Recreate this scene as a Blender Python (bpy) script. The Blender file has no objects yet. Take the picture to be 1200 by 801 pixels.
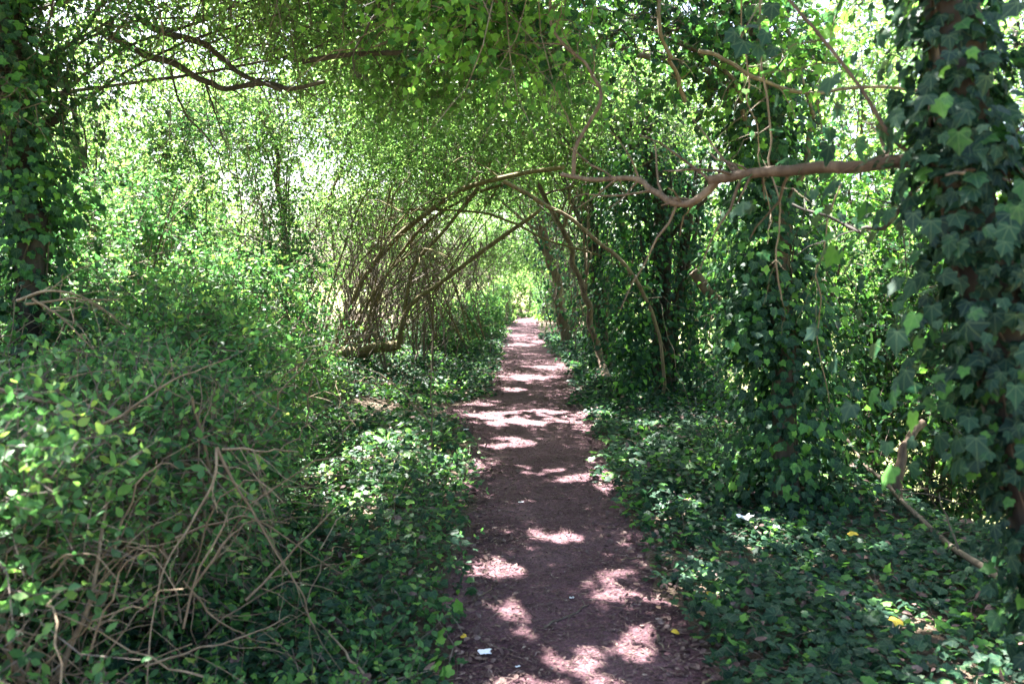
import bpy, math
import numpy as np
from mathutils import Vector
rng = np.random.default_rng(7)
DEN_SHRUB, DEN_TREE, DEN_BOUGH = 2.3, 2.1, 2.0
R = math.radians
S = bpy.context.scene
COL = S.collection

# ------------------------------------------------------------------ camera model
CAM_H, FPX, PITCH = 1.6, 933.0, R(4.3)
def P(px, py, Y):
    u = (px - 600.0) / FPX; v = -(py - 400.5) / FPX
    d = np.array([u, math.cos(PITCH) + v * math.sin(PITCH), -math.sin(PITCH) + v * math.cos(PITCH)])
    d = d * (Y / d[1])
    return np.array([d[0], Y, CAM_H + d[2]])
def G(px, py):                                  # point of flat ground under a pixel
    u = (px - 600.0) / FPX; v = -(py - 400.5) / FPX
    dz = -math.sin(PITCH) + v * math.cos(PITCH); dy = math.cos(PITCH) + v * math.sin(PITCH)
    k = CAM_H / -dz
    return np.array([u * k, dy * k, 0.0])

SUN_EL = R(60); SUN_AZ = np.array([-0.62, 0.78]); SUN_AZ /= np.linalg.norm(SUN_AZ)
SUN = np.array([SUN_AZ[0] * math.cos(SUN_EL), SUN_AZ[1] * math.cos(SUN_EL), math.sin(SUN_EL)])

# ------------------------------------------------------------------ noise
def _h(ix, iy, iz, seed):
    n = (ix.astype(np.int64) * 374761393 + iy.astype(np.int64) * 668265263 + iz.astype(np.int64) * 2147483647 + seed * 1274126177) & 0xffffffff
    n = ((n ^ (n >> 13)) * 1274126177) & 0xffffffff
    n = n ^ (n >> 16)
    return (n & 0xffff) / 65535.0
def vnoise(p, scale=1.0, seed=0):
    p = np.asarray(p, float) * scale
    if p.shape[-1] == 2: p = np.concatenate([p, np.zeros(p.shape[:-1] + (1,))], -1)
    i = np.floor(p).astype(np.int64); f = p - i; f = f * f * (3 - 2 * f)
    r = 0
    for a in (0, 1):
        for b in (0, 1):
            for c in (0, 1):
                w = (f[..., 0] if a else 1 - f[..., 0]) * (f[..., 1] if b else 1 - f[..., 1]) * (f[..., 2] if c else 1 - f[..., 2])
                r = r + w * _h(i[..., 0] + a, i[..., 1] + b, i[..., 2] + c, seed)
    return r
def fbm(p, scale=1.0, seed=0, o=3):
    r = 0; a = 1; t = 0
    for k in range(o):
        r = r + a * vnoise(p, scale * 2 ** k, seed + k); t += a; a *= .5
    return r / t
def sstep(a, b, x):
    t = np.clip((x - a) / (b - a), 0, 1); return t * t * (3 - 2 * t)
def unit(v): return v / np.maximum(np.linalg.norm(v, axis=-1, keepdims=True), 1e-9)
def rdir(n): return unit(rng.normal(size=(n, 3)))

# ------------------------------------------------------------------ terrain
EDGE_L = [(3.0,-.17),(3.2,-.17),(3.8,-.2),(4.6,-.23),(5.6,-.27),(6.7,-.28),(7.6,-.3),(8.3,-.42),(9.3,-.6),(10.2,-.75),(11.2,-.3),(13.5,-.23),(17,-.2),(21,-.2),(27,-.05),(33,0.1),(60,0.1)]
EDGE_R = [(3.0,.78),(3.2,.76),(3.8,.74),(4.6,.72),(5.6,.72),(6.7,.78),(8,.86),(9.3,.85),(10.5,.8),(12,.92),(14,1.0),(17,.95),(21,.85),(27,.8),(33,.95),(60,1.0)]
def edge(tab, y, wob=0.0, seed=0):
    a = np.array(tab); y = np.asarray(y, float)
    x = np.interp(y, a[:, 0], a[:, 1])
    return x
def height(x, y):
    x = np.asarray(x, float); y = np.asarray(y, float)
    p = np.stack([x, y], -1)
    h = .07 * (fbm(p, .6, 3) - .5) + .05 * (vnoise(p, 2.3, 9) - .5)
    pm = sstep(1.6, .4, np.abs(x - .3))
    h = h * (1 - .75 * pm) - .03 * pm
    ex = 2.75 + .3 * (vnoise(np.stack([y, y * 0], -1), .5, 4) - .5) + sstep(9, 14, y) * .3
    h = h - 1.5 * sstep(ex, ex + 2.3, x) * (1 - .6 * sstep(14, 30, y))
    h = h + .18 * sstep(-1.2, -3.0, x)
    h = h + .5 * sstep(-8, -30, x)
    h = h + .3 * sstep(34, 60, y)
    return h
def on_ground(p): return np.array([p[0], p[1], float(height(p[0], p[1]))])

# ------------------------------------------------------------------ sun flecks: real gaps in the leaves above
PATCH = []
def patch(px, py, rx, ry, rot=0.0):
    c = G(px, py); a = rx / FPX * c[1]; b = ry * c[1] ** 2 / (CAM_H * FPX)
    PATCH.append((c[0], c[1], a, b, rot))
for q in [(600,490,38,8),(585,482,24,5),(600,516,26,6),(628,550,17,5),(690,556,22,5),(705,565,22,5),(562,545,14,8),(574,662,13,13),(582,672,8,10),
          (641,618,14,6),(655,627,8,4),(572,706,17,9),(595,737,16,7),(650,752,11,11),(712,668,13,6),(722,680,14,8),(740,694,18,7),(725,700,18,6),
          (702,760,12,24),(738,778,30,11),(720,752,18,6),(640,785,18,6),(600,792,15,5),(690,792,12,6),(760,742,22,8),(775,700,7,5),(618,440,34,3),(600,455,20,3),
          (640,428,30,2),(612,402,18,2),(606,392,9,1.5),(640,480,26,4),(655,490,22,3),(450,535,36,9),(420,545,22,9),(525,458,24,4),
          (690,484,34,6),(430,600,16,8),(390,560,16,20),(760,560,18,5),(900,640,24,6),(840,690,20,7),
          (1040,650,26,8),(870,575,30,5),(800,600,16,6),(1090,730,30,8),(760,500,22,4),(690,498,14,4),(560,470,14,3),(540,565,10,4)]:
    patch(*q)
PA = np.array([p[:4] for p in PATCH])
def in_patch(p, pad=.035):
    pad = np.broadcast_to(pad, (len(p),))
    g = p[:, :2] - SUN[:2] / SUN[2] * p[:, 2:3]
    al = g @ np.array([-.62, .78]); ac = g @ np.array([.78, .62]); q = np.stack([ac * 2.2, al * .9], -1)   # ragged streaks along the light
    wq = np.stack([vnoise(g, 5.0, 33) - .5, vnoise(g, 5.0, 34) - .5], -1); gw = g + wq * .30 + np.stack([vnoise(g, 14., 35) - .5, vnoise(g, 14., 36) - .5], -1) * .12
    n = (fbm(q, 5.0, 21, 2) - .5) * 2.2 + (vnoise(g * np.array([1, .6]), 19.0, 25) - .5) * 1.3
    ok = np.zeros(len(p), bool)
    for x, y, a, b in PA:
        d = ((gw[:, 0] - x) / (a * .8 + pad)) ** 2 + ((gw[:, 1] - y) / (b * .72 + pad)) ** 2
        ok |= (d + n) < 1.0
    return ok & (p[:, 2] > .45)
def in_tunnel(p, pad=0.0):
    x, y, z = p[:, 0], p[:, 1], p[:, 2]
    cx = np.interp(y, [0, 3, 8, 15, 25, 40], [.2, .25, .2, .3, .38, .5])
    hw = np.interp(y, [0, 3, 6, 9, 14, 25, 40], [.8, .85, .95, 1.2, .95, .52, .42]) + pad
    hh = np.interp(y, [0, 3, 6, 10, 14, 25, 40], [2.9, 2.5, 2.5, 2.8, 2.65, 2.1, 1.9]) + pad
    w = (fbm(p, 1.3, 5, 2) - .5) * .5
    t = ((np.abs(x - cx) / hw) ** 2.2 + (np.maximum(z, 0) / hh) ** 3) < 1 + w
    near = (np.linalg.norm(p - np.array([0, 0, 1.6]), axis=1) < 1.15)
    return (t & (z > .25) & (y < 37)) | near

# ------------------------------------------------------------------ mesh collecting
class Geo:
    def __init__(s): s.v = []; s.f = []; s.n = 0
    def add(s, V, F, mat=0, tint=.5, smooth=False, loc=None):
        V = np.asarray(V, np.float32).reshape(-1, 3); F = np.asarray(F, np.int64)
        if len(V) == 0 or len(F) == 0: return
        t = np.broadcast_to(np.asarray(tint, np.float32), (len(V),))
        s.v.append((V, t, np.zeros((len(V), 2), np.float32) if loc is None else loc)); s.f.append((F + s.n, mat, smooth)); s.n += len(V)
    def build(s, name, mats, parent=None):
        V = np.concatenate([a[0] for a in s.v]) if s.v else np.zeros((0, 3), np.float32)
        T = np.concatenate([a[1] for a in s.v]) if s.v else np.zeros(0, np.float32)
        if parent is not None: V = V - np.array(parent.location, np.float32)
        me = bpy.data.meshes.new(name)
        me.vertices.add(len(V)); me.vertices.foreach_set('co', V.ravel())
        idx = [f.ravel() for f, _, _ in s.f]; tot = [np.full(len(f), f.shape[1]) for f, _, _ in s.f]
        mi = [np.full(len(f), m) for f, m, _ in s.f]; sm = [np.full(len(f), q, bool) for f, _, q in s.f]
        idx = np.concatenate(idx); tot = np.concatenate(tot); mi = np.concatenate(mi); sm = np.concatenate(sm)
        me.loops.add(len(idx)); me.loops.foreach_set('vertex_index', idx.astype(np.int32))
        me.polygons.add(len(tot))
        st = np.concatenate([[0], np.cumsum(tot)[:-1]])
        me.polygons.foreach_set('loop_start', st.astype(np.int32))
        try: me.polygons.foreach_set('loop_total', tot.astype(np.int32))
        except Exception: pass
        me.polygons.foreach_set('material_index', mi.astype(np.int32))
        me.polygons.foreach_set('use_smooth', sm)
        at = me.attributes.new('tint', 'FLOAT', 'POINT'); at.data.foreach_set('value', np.ascontiguousarray(T))
        if any(a[2].any() for a in s.v):
            al = me.attributes.new('blade', 'FLOAT2', 'POINT'); al.data.foreach_set('vector', np.ascontiguousarray(np.concatenate([a[2] for a in s.v]).astype(np.float32)).ravel())
        for m in (mats if isinstance(mats, (list, tuple)) else [mats]): me.materials.append(m)
        me.update(calc_edges=True)
        o = bpy.data.objects.new(name, me); COL.objects.link(o)
        if parent is not None: o.parent = parent
        return o
def tag(o, label=None, cat=None, group=None, kind=None):
    if label: o['label'] = label
    if cat: o['category'] = cat
    if group: o['group'] = group
    if kind: o['kind'] = kind
    return o
def empty(name, loc, label, cat, group=None):
    o = bpy.data.objects.new(name, None); COL.objects.link(o); o.location = [float(c) for c in loc]
    o.empty_display_size = .2
    return tag(o, label, cat, group)

# ------------------------------------------------------------------ tubes
def smooth_line(pts, n):
    pts = np.asarray(pts, float)
    if len(pts) == 2:
        t = np.linspace(0, 1, n)[:, None]; return pts[0] * (1 - t) + pts[1] * t
    q = np.vstack([2 * pts[0] - pts[1], pts, 2 * pts[-1] - pts[-2]])
    m = len(pts) - 1; out = []
    for u in np.linspace(0, m, n):
        k = min(int(u), m - 1); t = u - k
        a, b, c, d = q[k], q[k + 1], q[k + 2], q[k + 3]
        out.append(.5 * (2 * b + (c - a) * t + (2 * a - 5 * b + 4 * c - d) * t * t + (3 * b - a - 3 * c + d) * t ** 3))
    return np.array(out)
def tubes(g, L, r, sides=3, mat=0, tint=.5, lump=0.0, cap=True):
    """L (N,M,3) polylines, r (N,M) radii"""
    L = np.asarray(L, float); r = np.asarray(r, float)
    if L.ndim == 2: L = L[None]; r = r[None]
    N, M, _ = L.shape
    if N == 0: return
    T = np.gradient(L, axis=1); T = unit(T)
    ref = np.zeros((N, 1, 3)); av = np.abs(T.mean(1)); k = np.argmin(av, 1); ref[np.arange(N), 0, k] = 1
    A = unit(np.cross(T, np.broadcast_to(ref, T.shape))); B = np.cross(T, A)
    an = np.arange(sides) / sides * 2 * np.pi
    rr = r[:, :, None] * np.ones(sides)
    V = L[:, :, None, :] + rr[..., None] * (A[:, :, None, :] * np.cos(an)[None, None, :, None] + B[:, :, None, :] * np.sin(an)[None, None, :, None])
    if lump:
        nn = fbm(V.reshape(-1, 3) * np.array([1, 1, .35]), 1.1 / max(r.max(), .02), 31, 3).reshape(N, M, sides) - .5
        V = L[:, :, None, :] + (V - L[:, :, None, :]) * (1 + lump * 2 * nn[..., None])
    base = (np.arange(N) * M * sides)[:, None, None]
    i = np.arange(M - 1)[None, :, None] * sides; j = np.arange(sides)[None, None, :]; j2 = (j + 1) % sides
    F = np.stack([base + i + j, base + i + j2, base + i + sides + j2, base + i + sides + j], -1).reshape(-1, 4)
    tt = np.repeat(np.broadcast_to(np.asarray(tint, float).reshape(-1) if np.ndim(tint) else tint, (N,)), M * sides)
    g.add(V.reshape(-1, 3), F, mat, tt, sides > 4)
    if cap and sides > 4:
        for e in (0, M - 1):
            c = L[:, e]; n0 = len(V.reshape(-1, 3))
            VV = np.concatenate([V[:, e].reshape(-1, 3), c]); kk = np.arange(N)[:, None] * sides
            jj = np.arange(sides)[None]
            FF = np.stack([kk + jj, kk + (jj + 1) % sides, np.broadcast_to(N * sides + np.arange(N)[:, None], (N, sides))], -1).reshape(-1, 3)
            if e == 0: FF = FF[:, ::-1]
            g.add(VV, FF, mat, float(np.mean(tt)), False)
def limb(g, pts, r0, r1, n=24, sides=8, mat=0, tint=.5, lump=.12, wob=.0, seed=0, flare=0.0, shoots=0):
    L = smooth_line(pts, n)
    t = np.linspace(0, 1, n)
    if wob:
        s = np.arange(n)[:, None] * .37 + seed * 13.7
        w = np.stack([vnoise(np.concatenate([s, s * 0 + k, s * 0], 1), 1.0, 77 + k) - .5 for k in range(3)], 1)
        L = L + w * wob * 2 * np.sin(np.pi * np.clip(t, 0.02, .98))[:, None]
    r = r0 + (r1 - r0) * t + flare * r0 * np.exp(-t * n * .35)
    tubes(g, L, r, sides, mat, tint, lump)
    if shoots:
        k = rng.integers(int(n * .15), n, shoots); a = L[k]; ra = r[k]
        T = unit(np.gradient(L, axis=0))[k]; d = unit(np.cross(T, rdir(shoots)) + T * rng.uniform(.2, .9, (shoots, 1)))
        ln_ = rng.uniform(.06, .42, shoots) * (1 if r0 < .03 else 1.8)
        tt = np.linspace(0, 1, 6)[None, :, None]
        Q = a[:, None] + d[:, None] * ln_[:, None, None] * tt + np.array([0, 0, -.18]) * ln_[:, None, None] * tt ** 2 + np.cumsum(rng.normal(0, .03, (shoots, 6, 3)), 1) * ln_[:, None, None] * np.minimum(tt * 3, 1)
        tubes(g, Q, np.maximum(.0012, np.minimum(ra * .4, .007))[:, None] * np.linspace(1, .35, 6)[None], 4, mat, tint, cap=False)
    return L

# ------------------------------------------------------------------ leaves
def leaf_shape(kind):
    if kind == 'oval':
        V = [(0,0,0),(-.22,.28,.05),(-.24,.6,.05),(0,1,-.05),(.24,.6,.05),(.22,.28,.05),(0,.45,0)]
        F = [(0,6,1),(1,6,2),(2,6,3),(6,4,3),(6,5,4),(0,5,6)]
    elif kind == 'small':
        V = [(0,0,0),(-.27,.3,.06),(-.25,.66,.05),(0,1,-.06),(.25,.66,.05),(.27,.3,.06)]
        F = [(0,3,1),(1,3,2),(0,5,3),(5,4,3)]
    elif kind == 'ivy':
        V = [(0,.32,.0),(0,.02,.0),(.17,-.13,-.02),(.37,-.07,-.05),(.43,.12,-.06),(.37,.27,-.03),(.47,.47,-.07),(.38,.55,-.06),(.22,.62,-.02),(.09,.86,-.05),(0,1,-.1),
             (-.09,.86,-.05),(-.22,.62,-.02),(-.38,.55,-.06),(-.47,.47,-.07),(-.37,.27,-.03),(-.43,.12,-.06),(-.37,-.07,-.05),(-.17,-.13,-.02)]
        F = [(0,k,k+1) for k in range(1,18)] + [(0,18,1)]
    else:                                        # ivy seen from afar
        V = [(0,.35,.03),(0,0,0),(.42,.1,-.06),(.3,.5,-.03),(0,1,-.08),(-.3,.5,-.03),(-.42,.1,-.06)]
        F = [(0,k,k+1) for k in range(1,6)] + [(0,6,1)]
    return np.array(V, float), np.array(F)
SH = {k: leaf_shape(k) for k in ('oval', 'small', 'ivy', 'ivyfar')}
def put_leaves(g, pos, axis, nrm, size, kind, mat, tint, prune=True, patchy=True):
    keep = np.ones(len(pos), bool)
    if prune: keep &= ~in_tunnel(pos)
    if patchy:
        keep &= ~in_patch(pos + unit(axis) * (size * .5)[:, None], .02 + .5 * size)
    pos, axis, nrm, size = pos[keep], axis[keep], nrm[keep], size[keep]
    tint = np.broadcast_to(tint, keep.shape)[keep]
    if len(pos) == 0: return
    axis = unit(axis); x = unit(np.cross(axis, nrm)); z = np.cross(x, axis)
    V, F = SH[kind]; n, K = len(pos), len(V)
    curl = 1.2 + rng.normal(0, 1.3, (n, 1, 1))
    wid = rng.uniform(.8, 1.2, (n, 1, 1))
    W = pos[:, None] + size[:, None, None] * (wid * V[None, :, 0:1] * x[:, None] + V[None, :, 1:2] * axis[:, None] + curl * V[None, :, 2:3] * z[:, None])
    FF = (F[None] + (np.arange(n) * K)[:, None, None]).reshape(-1, 3)
    g.add(W.reshape(-1, 3), FF, mat, np.repeat(tint, K), True, np.tile(V[:, :2], (n, 1)).astype(np.float32) if kind == 'ivy' else None)
def sprigs(g, pos, dirn, length, nl, lsize, kind, mat_leaf, mat_twig, tint, droop=.25, twr=.0022, tj=.18, upn=.45, patchy=True, opposite=False):
    """many small twigs, each carrying nl leaves"""
    n = len(pos)
    if n == 0: return
    keep = ~in_tunnel(pos + dirn * length[:, None] * .4, -.05)
    pos, dirn, length, tint = pos[keep], unit(dirn[keep]), length[keep], np.broadcast_to(tint, (n,))[keep]; n = len(pos)
    if n == 0: return
    side = unit(np.cross(dirn, rdir(n)))
    def at(t): return pos[:, None] + dirn[:, None] * (length[:, None] * t)[..., None] - np.array([0, 0, 1.]) * (droop * length[:, None] * t ** 2)[..., None] + side[:, None] * (.12 * length[:, None] * np.sin(t * 4))[..., None]
    tw = np.broadcast_to(np.array([-.12, .45, 1.0]), (n, 3))
    kp = ~(in_patch(pos + dirn * length[:, None] * .25) | in_patch(pos + dirn * length[:, None] * .75 - np.array([0, 0, .5]) * (droop * length)[:, None])) if patchy else np.ones(n, bool)
    tubes(g, at(tw)[kp], np.broadcast_to(np.array([1.3, 1, .5]) * twr, (n, 3))[kp], 3, mat_twig, rng.uniform(.2, .8, kp.sum()), cap=False)
    t = np.linspace(.12, 1, nl)[None] + rng.uniform(-.05, .05, (n, nl))
    if opposite: t = np.repeat(np.linspace(.15, 1, (nl + 1) // 2), 2)[None, :nl] + rng.uniform(-.02, .02, (n, nl))
    lp = at(t)
    ang = rng.uniform(0, 6.28, (n, 1)) + (np.arange(nl) * (np.pi if opposite else 2.4))[None] + rng.normal(0, .35, (n, nl))
    b2 = np.cross(dirn, side)
    perp = side[:, None] * np.cos(ang)[..., None] + b2[:, None] * np.sin(ang)[..., None]
    ax = dirn[:, None] * rng.uniform(.25, .8, (n, nl, 1)) + perp + np.array([0, 0, -.25])
    ax[:, -1] = dirn + perp[:, -1] * .3
    nr = np.array([0, 0, 1.]) * upn + rng.normal(0, .6, (n, nl, 3)) + dirn[:, None] * .2
    sz = lsize * rng.uniform(.55, 1.2, (n, nl)) * np.linspace(1.1, .75, nl)[None]
    tn = np.clip(np.repeat(tint[:, None], nl, 1) + rng.normal(0, tj, (n, nl)) + np.linspace(-.08, .12, nl)[None], 0, 1)
    put_leaves(g, lp.reshape(-1, 3), ax.reshape(-1, 3), nr.reshape(-1, 3), sz.ravel(), kind, mat_leaf, tn.ravel(), patchy=patchy)
def blob_points(blobs, n, thr=.42, scale=1.1, seed=0, shell=.35):
    w = np.array([np.prod(b[1]) ** .8 for b in blobs]); w /= w.sum(); out = []; dd = []
    for (c, r), k in zip(blobs, w):
        m = int(n * k * 2.2) + 8
        d = rdir(m); q = rng.uniform(0, 1, m) ** (1 / 3.); q = np.maximum(q, rng.uniform(0, 1, m) * shell)
        p = np.array(c) + d * q[:, None] * np.array(r)
        # ragged outline
        p = p + (np.stack([vnoise(p, 1.3, seed + k2) for k2 in range(3)], 1) - .5) * np.array(r) * .45
        kp = fbm(p, scale, seed + 5, 2) > thr + rng.uniform(-.06, .06, m)
        p, d = p[kp][: int(n * k)], d[kp][: int(n * k)]
        out.append(p); dd.append(d)
    return np.concatenate(out), np.concatenate(dd)
def ivy_on(g, line, r, dens, size, kind='ivy', mat=0, spread=.04, tint=.4, thr=.3, t0=0., t1=1.):
    """leaves of ivy wrapped round a stem"""
    L = smooth_line(line, 40); seg = np.linalg.norm(np.diff(L, axis=0), axis=1).sum()
    n = int(seg * dens); t = rng.uniform(t0, t1, n) * 39; k = np.minimum(t.astype(int), 38); f = (t - k)[:, None]
    c = L[k] * (1 - f) + L[k + 1] * f; T = unit(L[k + 1] - L[k])
    rad = np.interp(t / 39, [0, 1], r)
    cl = fbm(np.stack([t * seg / 39, rng.uniform(0, 1, n) * .01, t * 0], 1), 2.2, 61, 2)
    d = rdir(n); d = unit(d - T * (d * T).sum(1, keepdims=True))
    cl = fbm(c + d * .3, 3.2, 63, 2)
    kp = cl > thr; c, d, rad, T = c[kp], d[kp], rad[kp], T[kp]; n = len(c); cl = cl[kp]
    out = rad + np.abs(rng.normal(0, spread, n)) * (0.5 + 1.8 * cl)
    pos = c + d * out[:, None]
    axis = d * .45 - np.array([0, 0, .9]) + rng.normal(0, .4, (n, 3))
    nr = d + np.array([0, 0, .55]) + rng.normal(0, .3, (n, 3))
    put_leaves(g, pos, axis, nr, size * rng.uniform(.5, 1.25, n), kind, mat, np.clip(tint - .06 + rng.normal(0, .14, n) + np.where(rng.uniform(0, 1, n) < .13, rng.uniform(.25, .55, n), 0), 0, 1), prune=False, patchy=False)
def bare(g, starts, ends, sag, r0, r1, M=7, wig=.12, sides=3, mat=0, patchy=False):
    """bare wandering canes between points; sag lifts (+) or drops (-) the middle"""
    n = len(starts); t = np.linspace(0, 1, M)[None, :, None]
    L = starts[:, None] * (1 - t) + ends[:, None] * t
    L = L + np.array([0, 0, 1.]) * (sag[:, None, None] * 4 * t * (1 - t))
    ln = np.linalg.norm(ends - starts, axis=1)[:, None, None]
    w = rng.normal(0, 1, (n, M, 3)) * wig * ln * .35 * np.minimum(t * (1 - t) * 4, 1); L = L + w
    rr = (r0 + (r1 - r0) * t[..., 0]) * rng.uniform(.6, 1.4, (n, 1))
    kp = ~(in_tunnel(L.reshape(-1, 3), -.3) | (in_patch(L.reshape(-1, 3)) & (L.reshape(-1, 3)[:, 2] > 1.2))).reshape(n, M).any(1)
    tubes(g, L[kp], rr[kp], sides, mat, rng.uniform(0, 1, kp.sum()), cap=False)
    return L[kp]

# ------------------------------------------------------------------ materials
def new_mat(name):
    m = bpy.data.materials.new(name); m.use_nodes = True
    nt = m.node_tree; nt.nodes.clear()
    return m, nt, nt.nodes, lambda a, b: nt.links.new(a, b)
def ramp(N, stops):
    r = N.new('ShaderNodeValToRGB'); e = r.color_ramp.elements
    while len(e) < len(stops): e.new(.5)
    for k, (p, c) in enumerate(stops): e[k].position = p; e[k].color = (*c, 1)
    return r
def leaf_mat(name, stops, trans=.35, rough=.42, tcol=1.6, spec=.4, veins=False):
    m, nt, N, ln = new_mat(name)
    at = N.new('ShaderNodeAttribute'); at.attribute_name = 'tint'
    tc = N.new('ShaderNodeTexCoord'); no = N.new('ShaderNodeTexNoise'); no.inputs['Scale'].default_value = 55; no.inputs['Detail'].default_value = 2
    ln(tc.outputs['Object'], no.inputs['Vector'])
    ma = N.new('ShaderNodeMath'); ma.operation = 'MULTIPLY_ADD'; ma.inputs[1].default_value = .3; ln(no.outputs['Fac'], ma.inputs[0])
    sb = N.new('ShaderNodeMath'); sb.operation = 'SUBTRACT'; ln(at.outputs['Fac'], sb.inputs[0]); sb.inputs[1].default_value = .15; ln(sb.outputs[0], ma.inputs[2])
    rp = ramp(N, stops); ln(ma.outputs[0], rp.inputs['Fac'])
    if veins:                                    # pale veins fanning out from the leaf stalk
        def M(op, a, b=None):
            k = N.new('ShaderNodeMath'); k.operation = op
            for q, v in enumerate((a, b)):
                if v is None: continue
                if isinstance(v, (int, float)): k.inputs[q].default_value = v
                else: ln(v, k.inputs[q])
            return k.outputs[0]
        ab = N.new('ShaderNodeAttribute'); ab.attribute_name = 'blade'; sx = N.new('ShaderNodeSeparateXYZ'); ln(ab.outputs['Vector'], sx.inputs[0])
        ax = M('ABSOLUTE', sx.outputs[0]); yy_ = M('SUBTRACT', sx.outputs[1], .02)
        an = M('ARCTAN2', ax, yy_); rr_ = M('SQRT', M('ADD', M('MULTIPLY', ax, ax), M('MULTIPLY', yy_, yy_)))
        d0 = M('MINIMUM', M('MINIMUM', an, M('ABSOLUTE', M('SUBTRACT', an, .76))), M('ABSOLUTE', M('SUBTRACT', an, 1.55)))
        vn = M('MULTIPLY', M('SUBTRACT', 1.0, M('MINIMUM', M('DIVIDE', M('MULTIPLY', d0, rr_), .028), 1.0)), .34)
        vm = N.new('ShaderNodeMix'); vm.data_type = 'RGBA'; ln(vn, vm.inputs['Factor']); ln(rp.outputs['Color'], vm.inputs['A']); vm.inputs['B'].default_value = (.17, .24, .12, 1)
        rp = vm; rp_out = vm.outputs['Result']
    else: rp_out = rp.outputs['Color']
    pb = N.new('ShaderNodeBsdfPrincipled'); pb.inputs['Roughness'].default_value = rough; pb.inputs['Specular IOR Level'].default_value = spec
    ln(rp_out, pb.inputs['Base Color'])
    tr = N.new('ShaderNodeBsdfTranslucent')
    mx = N.new('ShaderNodeMix'); mx.data_type = 'RGBA'; mx.blend_type = 'MULTIPLY'; mx.inputs['Factor'].default_value = 1
    ln(rp_out, mx.inputs['A']); mx.inputs['B'].default_value = (tcol * 1.12, tcol * 1.18, tcol * .85, 1)
    ln(mx.outputs['Result'], tr.inputs['Color'])
    ms = N.new('ShaderNodeMixShader'); ms.inputs['Fac'].default_value = trans
    ln(pb.outputs[0], ms.inputs[1]); ln(tr.outputs[0], ms.inputs[2])
    out = N.new('ShaderNodeOutputMaterial'); ln(ms.outputs[0], out.inputs['Surface'])
    return m
def bark_mat(name, stops, rough=.85, scale=14, bump=.5, stretch=.22):
    m, nt, N, ln = new_mat(name)
    tc = N.new('ShaderNodeTexCoord'); mp = N.new('ShaderNodeMapping'); mp.inputs['Scale'].default_value = (1, 1, stretch)
    ln(tc.outputs['Object'], mp.inputs['Vector'])
    no = N.new('ShaderNodeTexNoise'); no.inputs['Scale'].default_value = scale; no.inputs['Detail'].default_value = 6; no.inputs['Roughness'].default_value = .65
    ln(mp.outputs[0], no.inputs['Vector'])
    at = N.new('ShaderNodeAttribute'); at.attribute_name = 'tint'
    ma = N.new('ShaderNodeMath'); ma.operation = 'MULTIPLY_ADD'; ma.inputs[1].default_value = .35
    ln(at.outputs['Fac'], ma.inputs[0])
    sc = N.new('ShaderNodeMath'); sc.operation = 'MULTIPLY_ADD'; sc.inputs[1].default_value = 1.4; sc.inputs[2].default_value = -.37; ln(no.outputs['Fac'], sc.inputs[0]); ln(sc.outputs[0], ma.inputs[2])
    rp = ramp(N, stops); ln(ma.outputs[0], rp.inputs['Fac'])
    pb = N.new('ShaderNodeBsdfPrincipled'); pb.inputs['Roughness'].default_value = rough; pb.inputs['Specular IOR Level'].default_value = .25
    ln(rp.outputs['Color'], pb.inputs['Base Color'])
    bp = N.new('ShaderNodeBump'); bp.inputs['Strength'].default_value = bump; bp.inputs['Distance'].default_value = .012
    ln(no.outputs['Fac'], bp.inputs['Height']); ln(bp.outputs[0], pb.inputs['Normal'])
    out = N.new('ShaderNodeOutputMaterial'); ln(pb.outputs[0], out.inputs['Surface'])
    return m
def flat_mat(name, col, rough=.7):
    m, nt, N, ln = new_mat(name)
    no = N.new('ShaderNodeTexNoise'); no.inputs['Scale'].default_value = 60
    c = np.array(col); rp = ramp(N, [(.3, tuple(c * .8)), (.7, tuple(np.minimum(c * 1.1, .95)))]); ln(no.outputs['Fac'], rp.inputs['Fac'])
    pb = N.new('ShaderNodeBsdfPrincipled'); pb.inputs['Roughness'].default_value = rough; ln(rp.outputs['Color'], pb.inputs['Base Color'])
    out = N.new('ShaderNodeOutputMaterial'); ln(pb.outputs[0], out.inputs['Surface'])
    return m
M_SHRUB = leaf_mat('shrub_leaf', [(0, (.018, .052, .022)), (.45, (.046, .132, .046)), (.75, (.092, .215, .06)), (.97, (.17, .29, .075)), (1, (.21, .30, .07))], .4, .48, 1.6, .3)
M_CANOPY = leaf_mat('canopy_leaf', [(0, (.024, .060, .018)), (.5, (.070, .140, .042)), (1, (.16, .25, .075))], .5, .5, 1.9, .3)
M_IVY = leaf_mat('ivy_leaf', [(0, (.008, .027, .021)), (.42, (.017, .054, .029)), (.68, (.050, .150, .030)), (1, (.135, .29, .045))], .32, .5, 1.7, .18, True)
M_FAR = leaf_mat('far_leaf', [(0, (.05, .10, .03)), (.5, (.09, .18, .045)), (1, (.17, .28, .07))], .45, .5, 1.6)
M_BARK = bark_mat('bark', [(0, (.035, .026, .02)), (.5, (.11, .085, .062)), (1, (.22, .18, .14))])
M_DARK = bark_mat('dark_bark', [(0, (.014, .012, .011)), (.5, (.040, .034, .029)), (1, (.10, .088, .076))])
M_MOSS = bark_mat('mossy_bark', [(0, (.035, .03, .014)), (.5, (.11, .09, .042)), (.8, (.16, .14, .07)), (1, (.23, .20, .13))], .9, 18, .8)
M_CANE = bark_mat('cane_bark', [(0, (.065, .046, .03)), (.5, (.135, .098, .062)), (1, (.28, .22, .15))], .75, 30, .3)
M_PINK = bark_mat('smooth_bark', [(0, (.03, .02, .014)), (.4, (.075, .05, .034)), (.7, (.14, .10, .07)), (1, (.24, .19, .14))], .8, 26, .8, .35)
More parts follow.
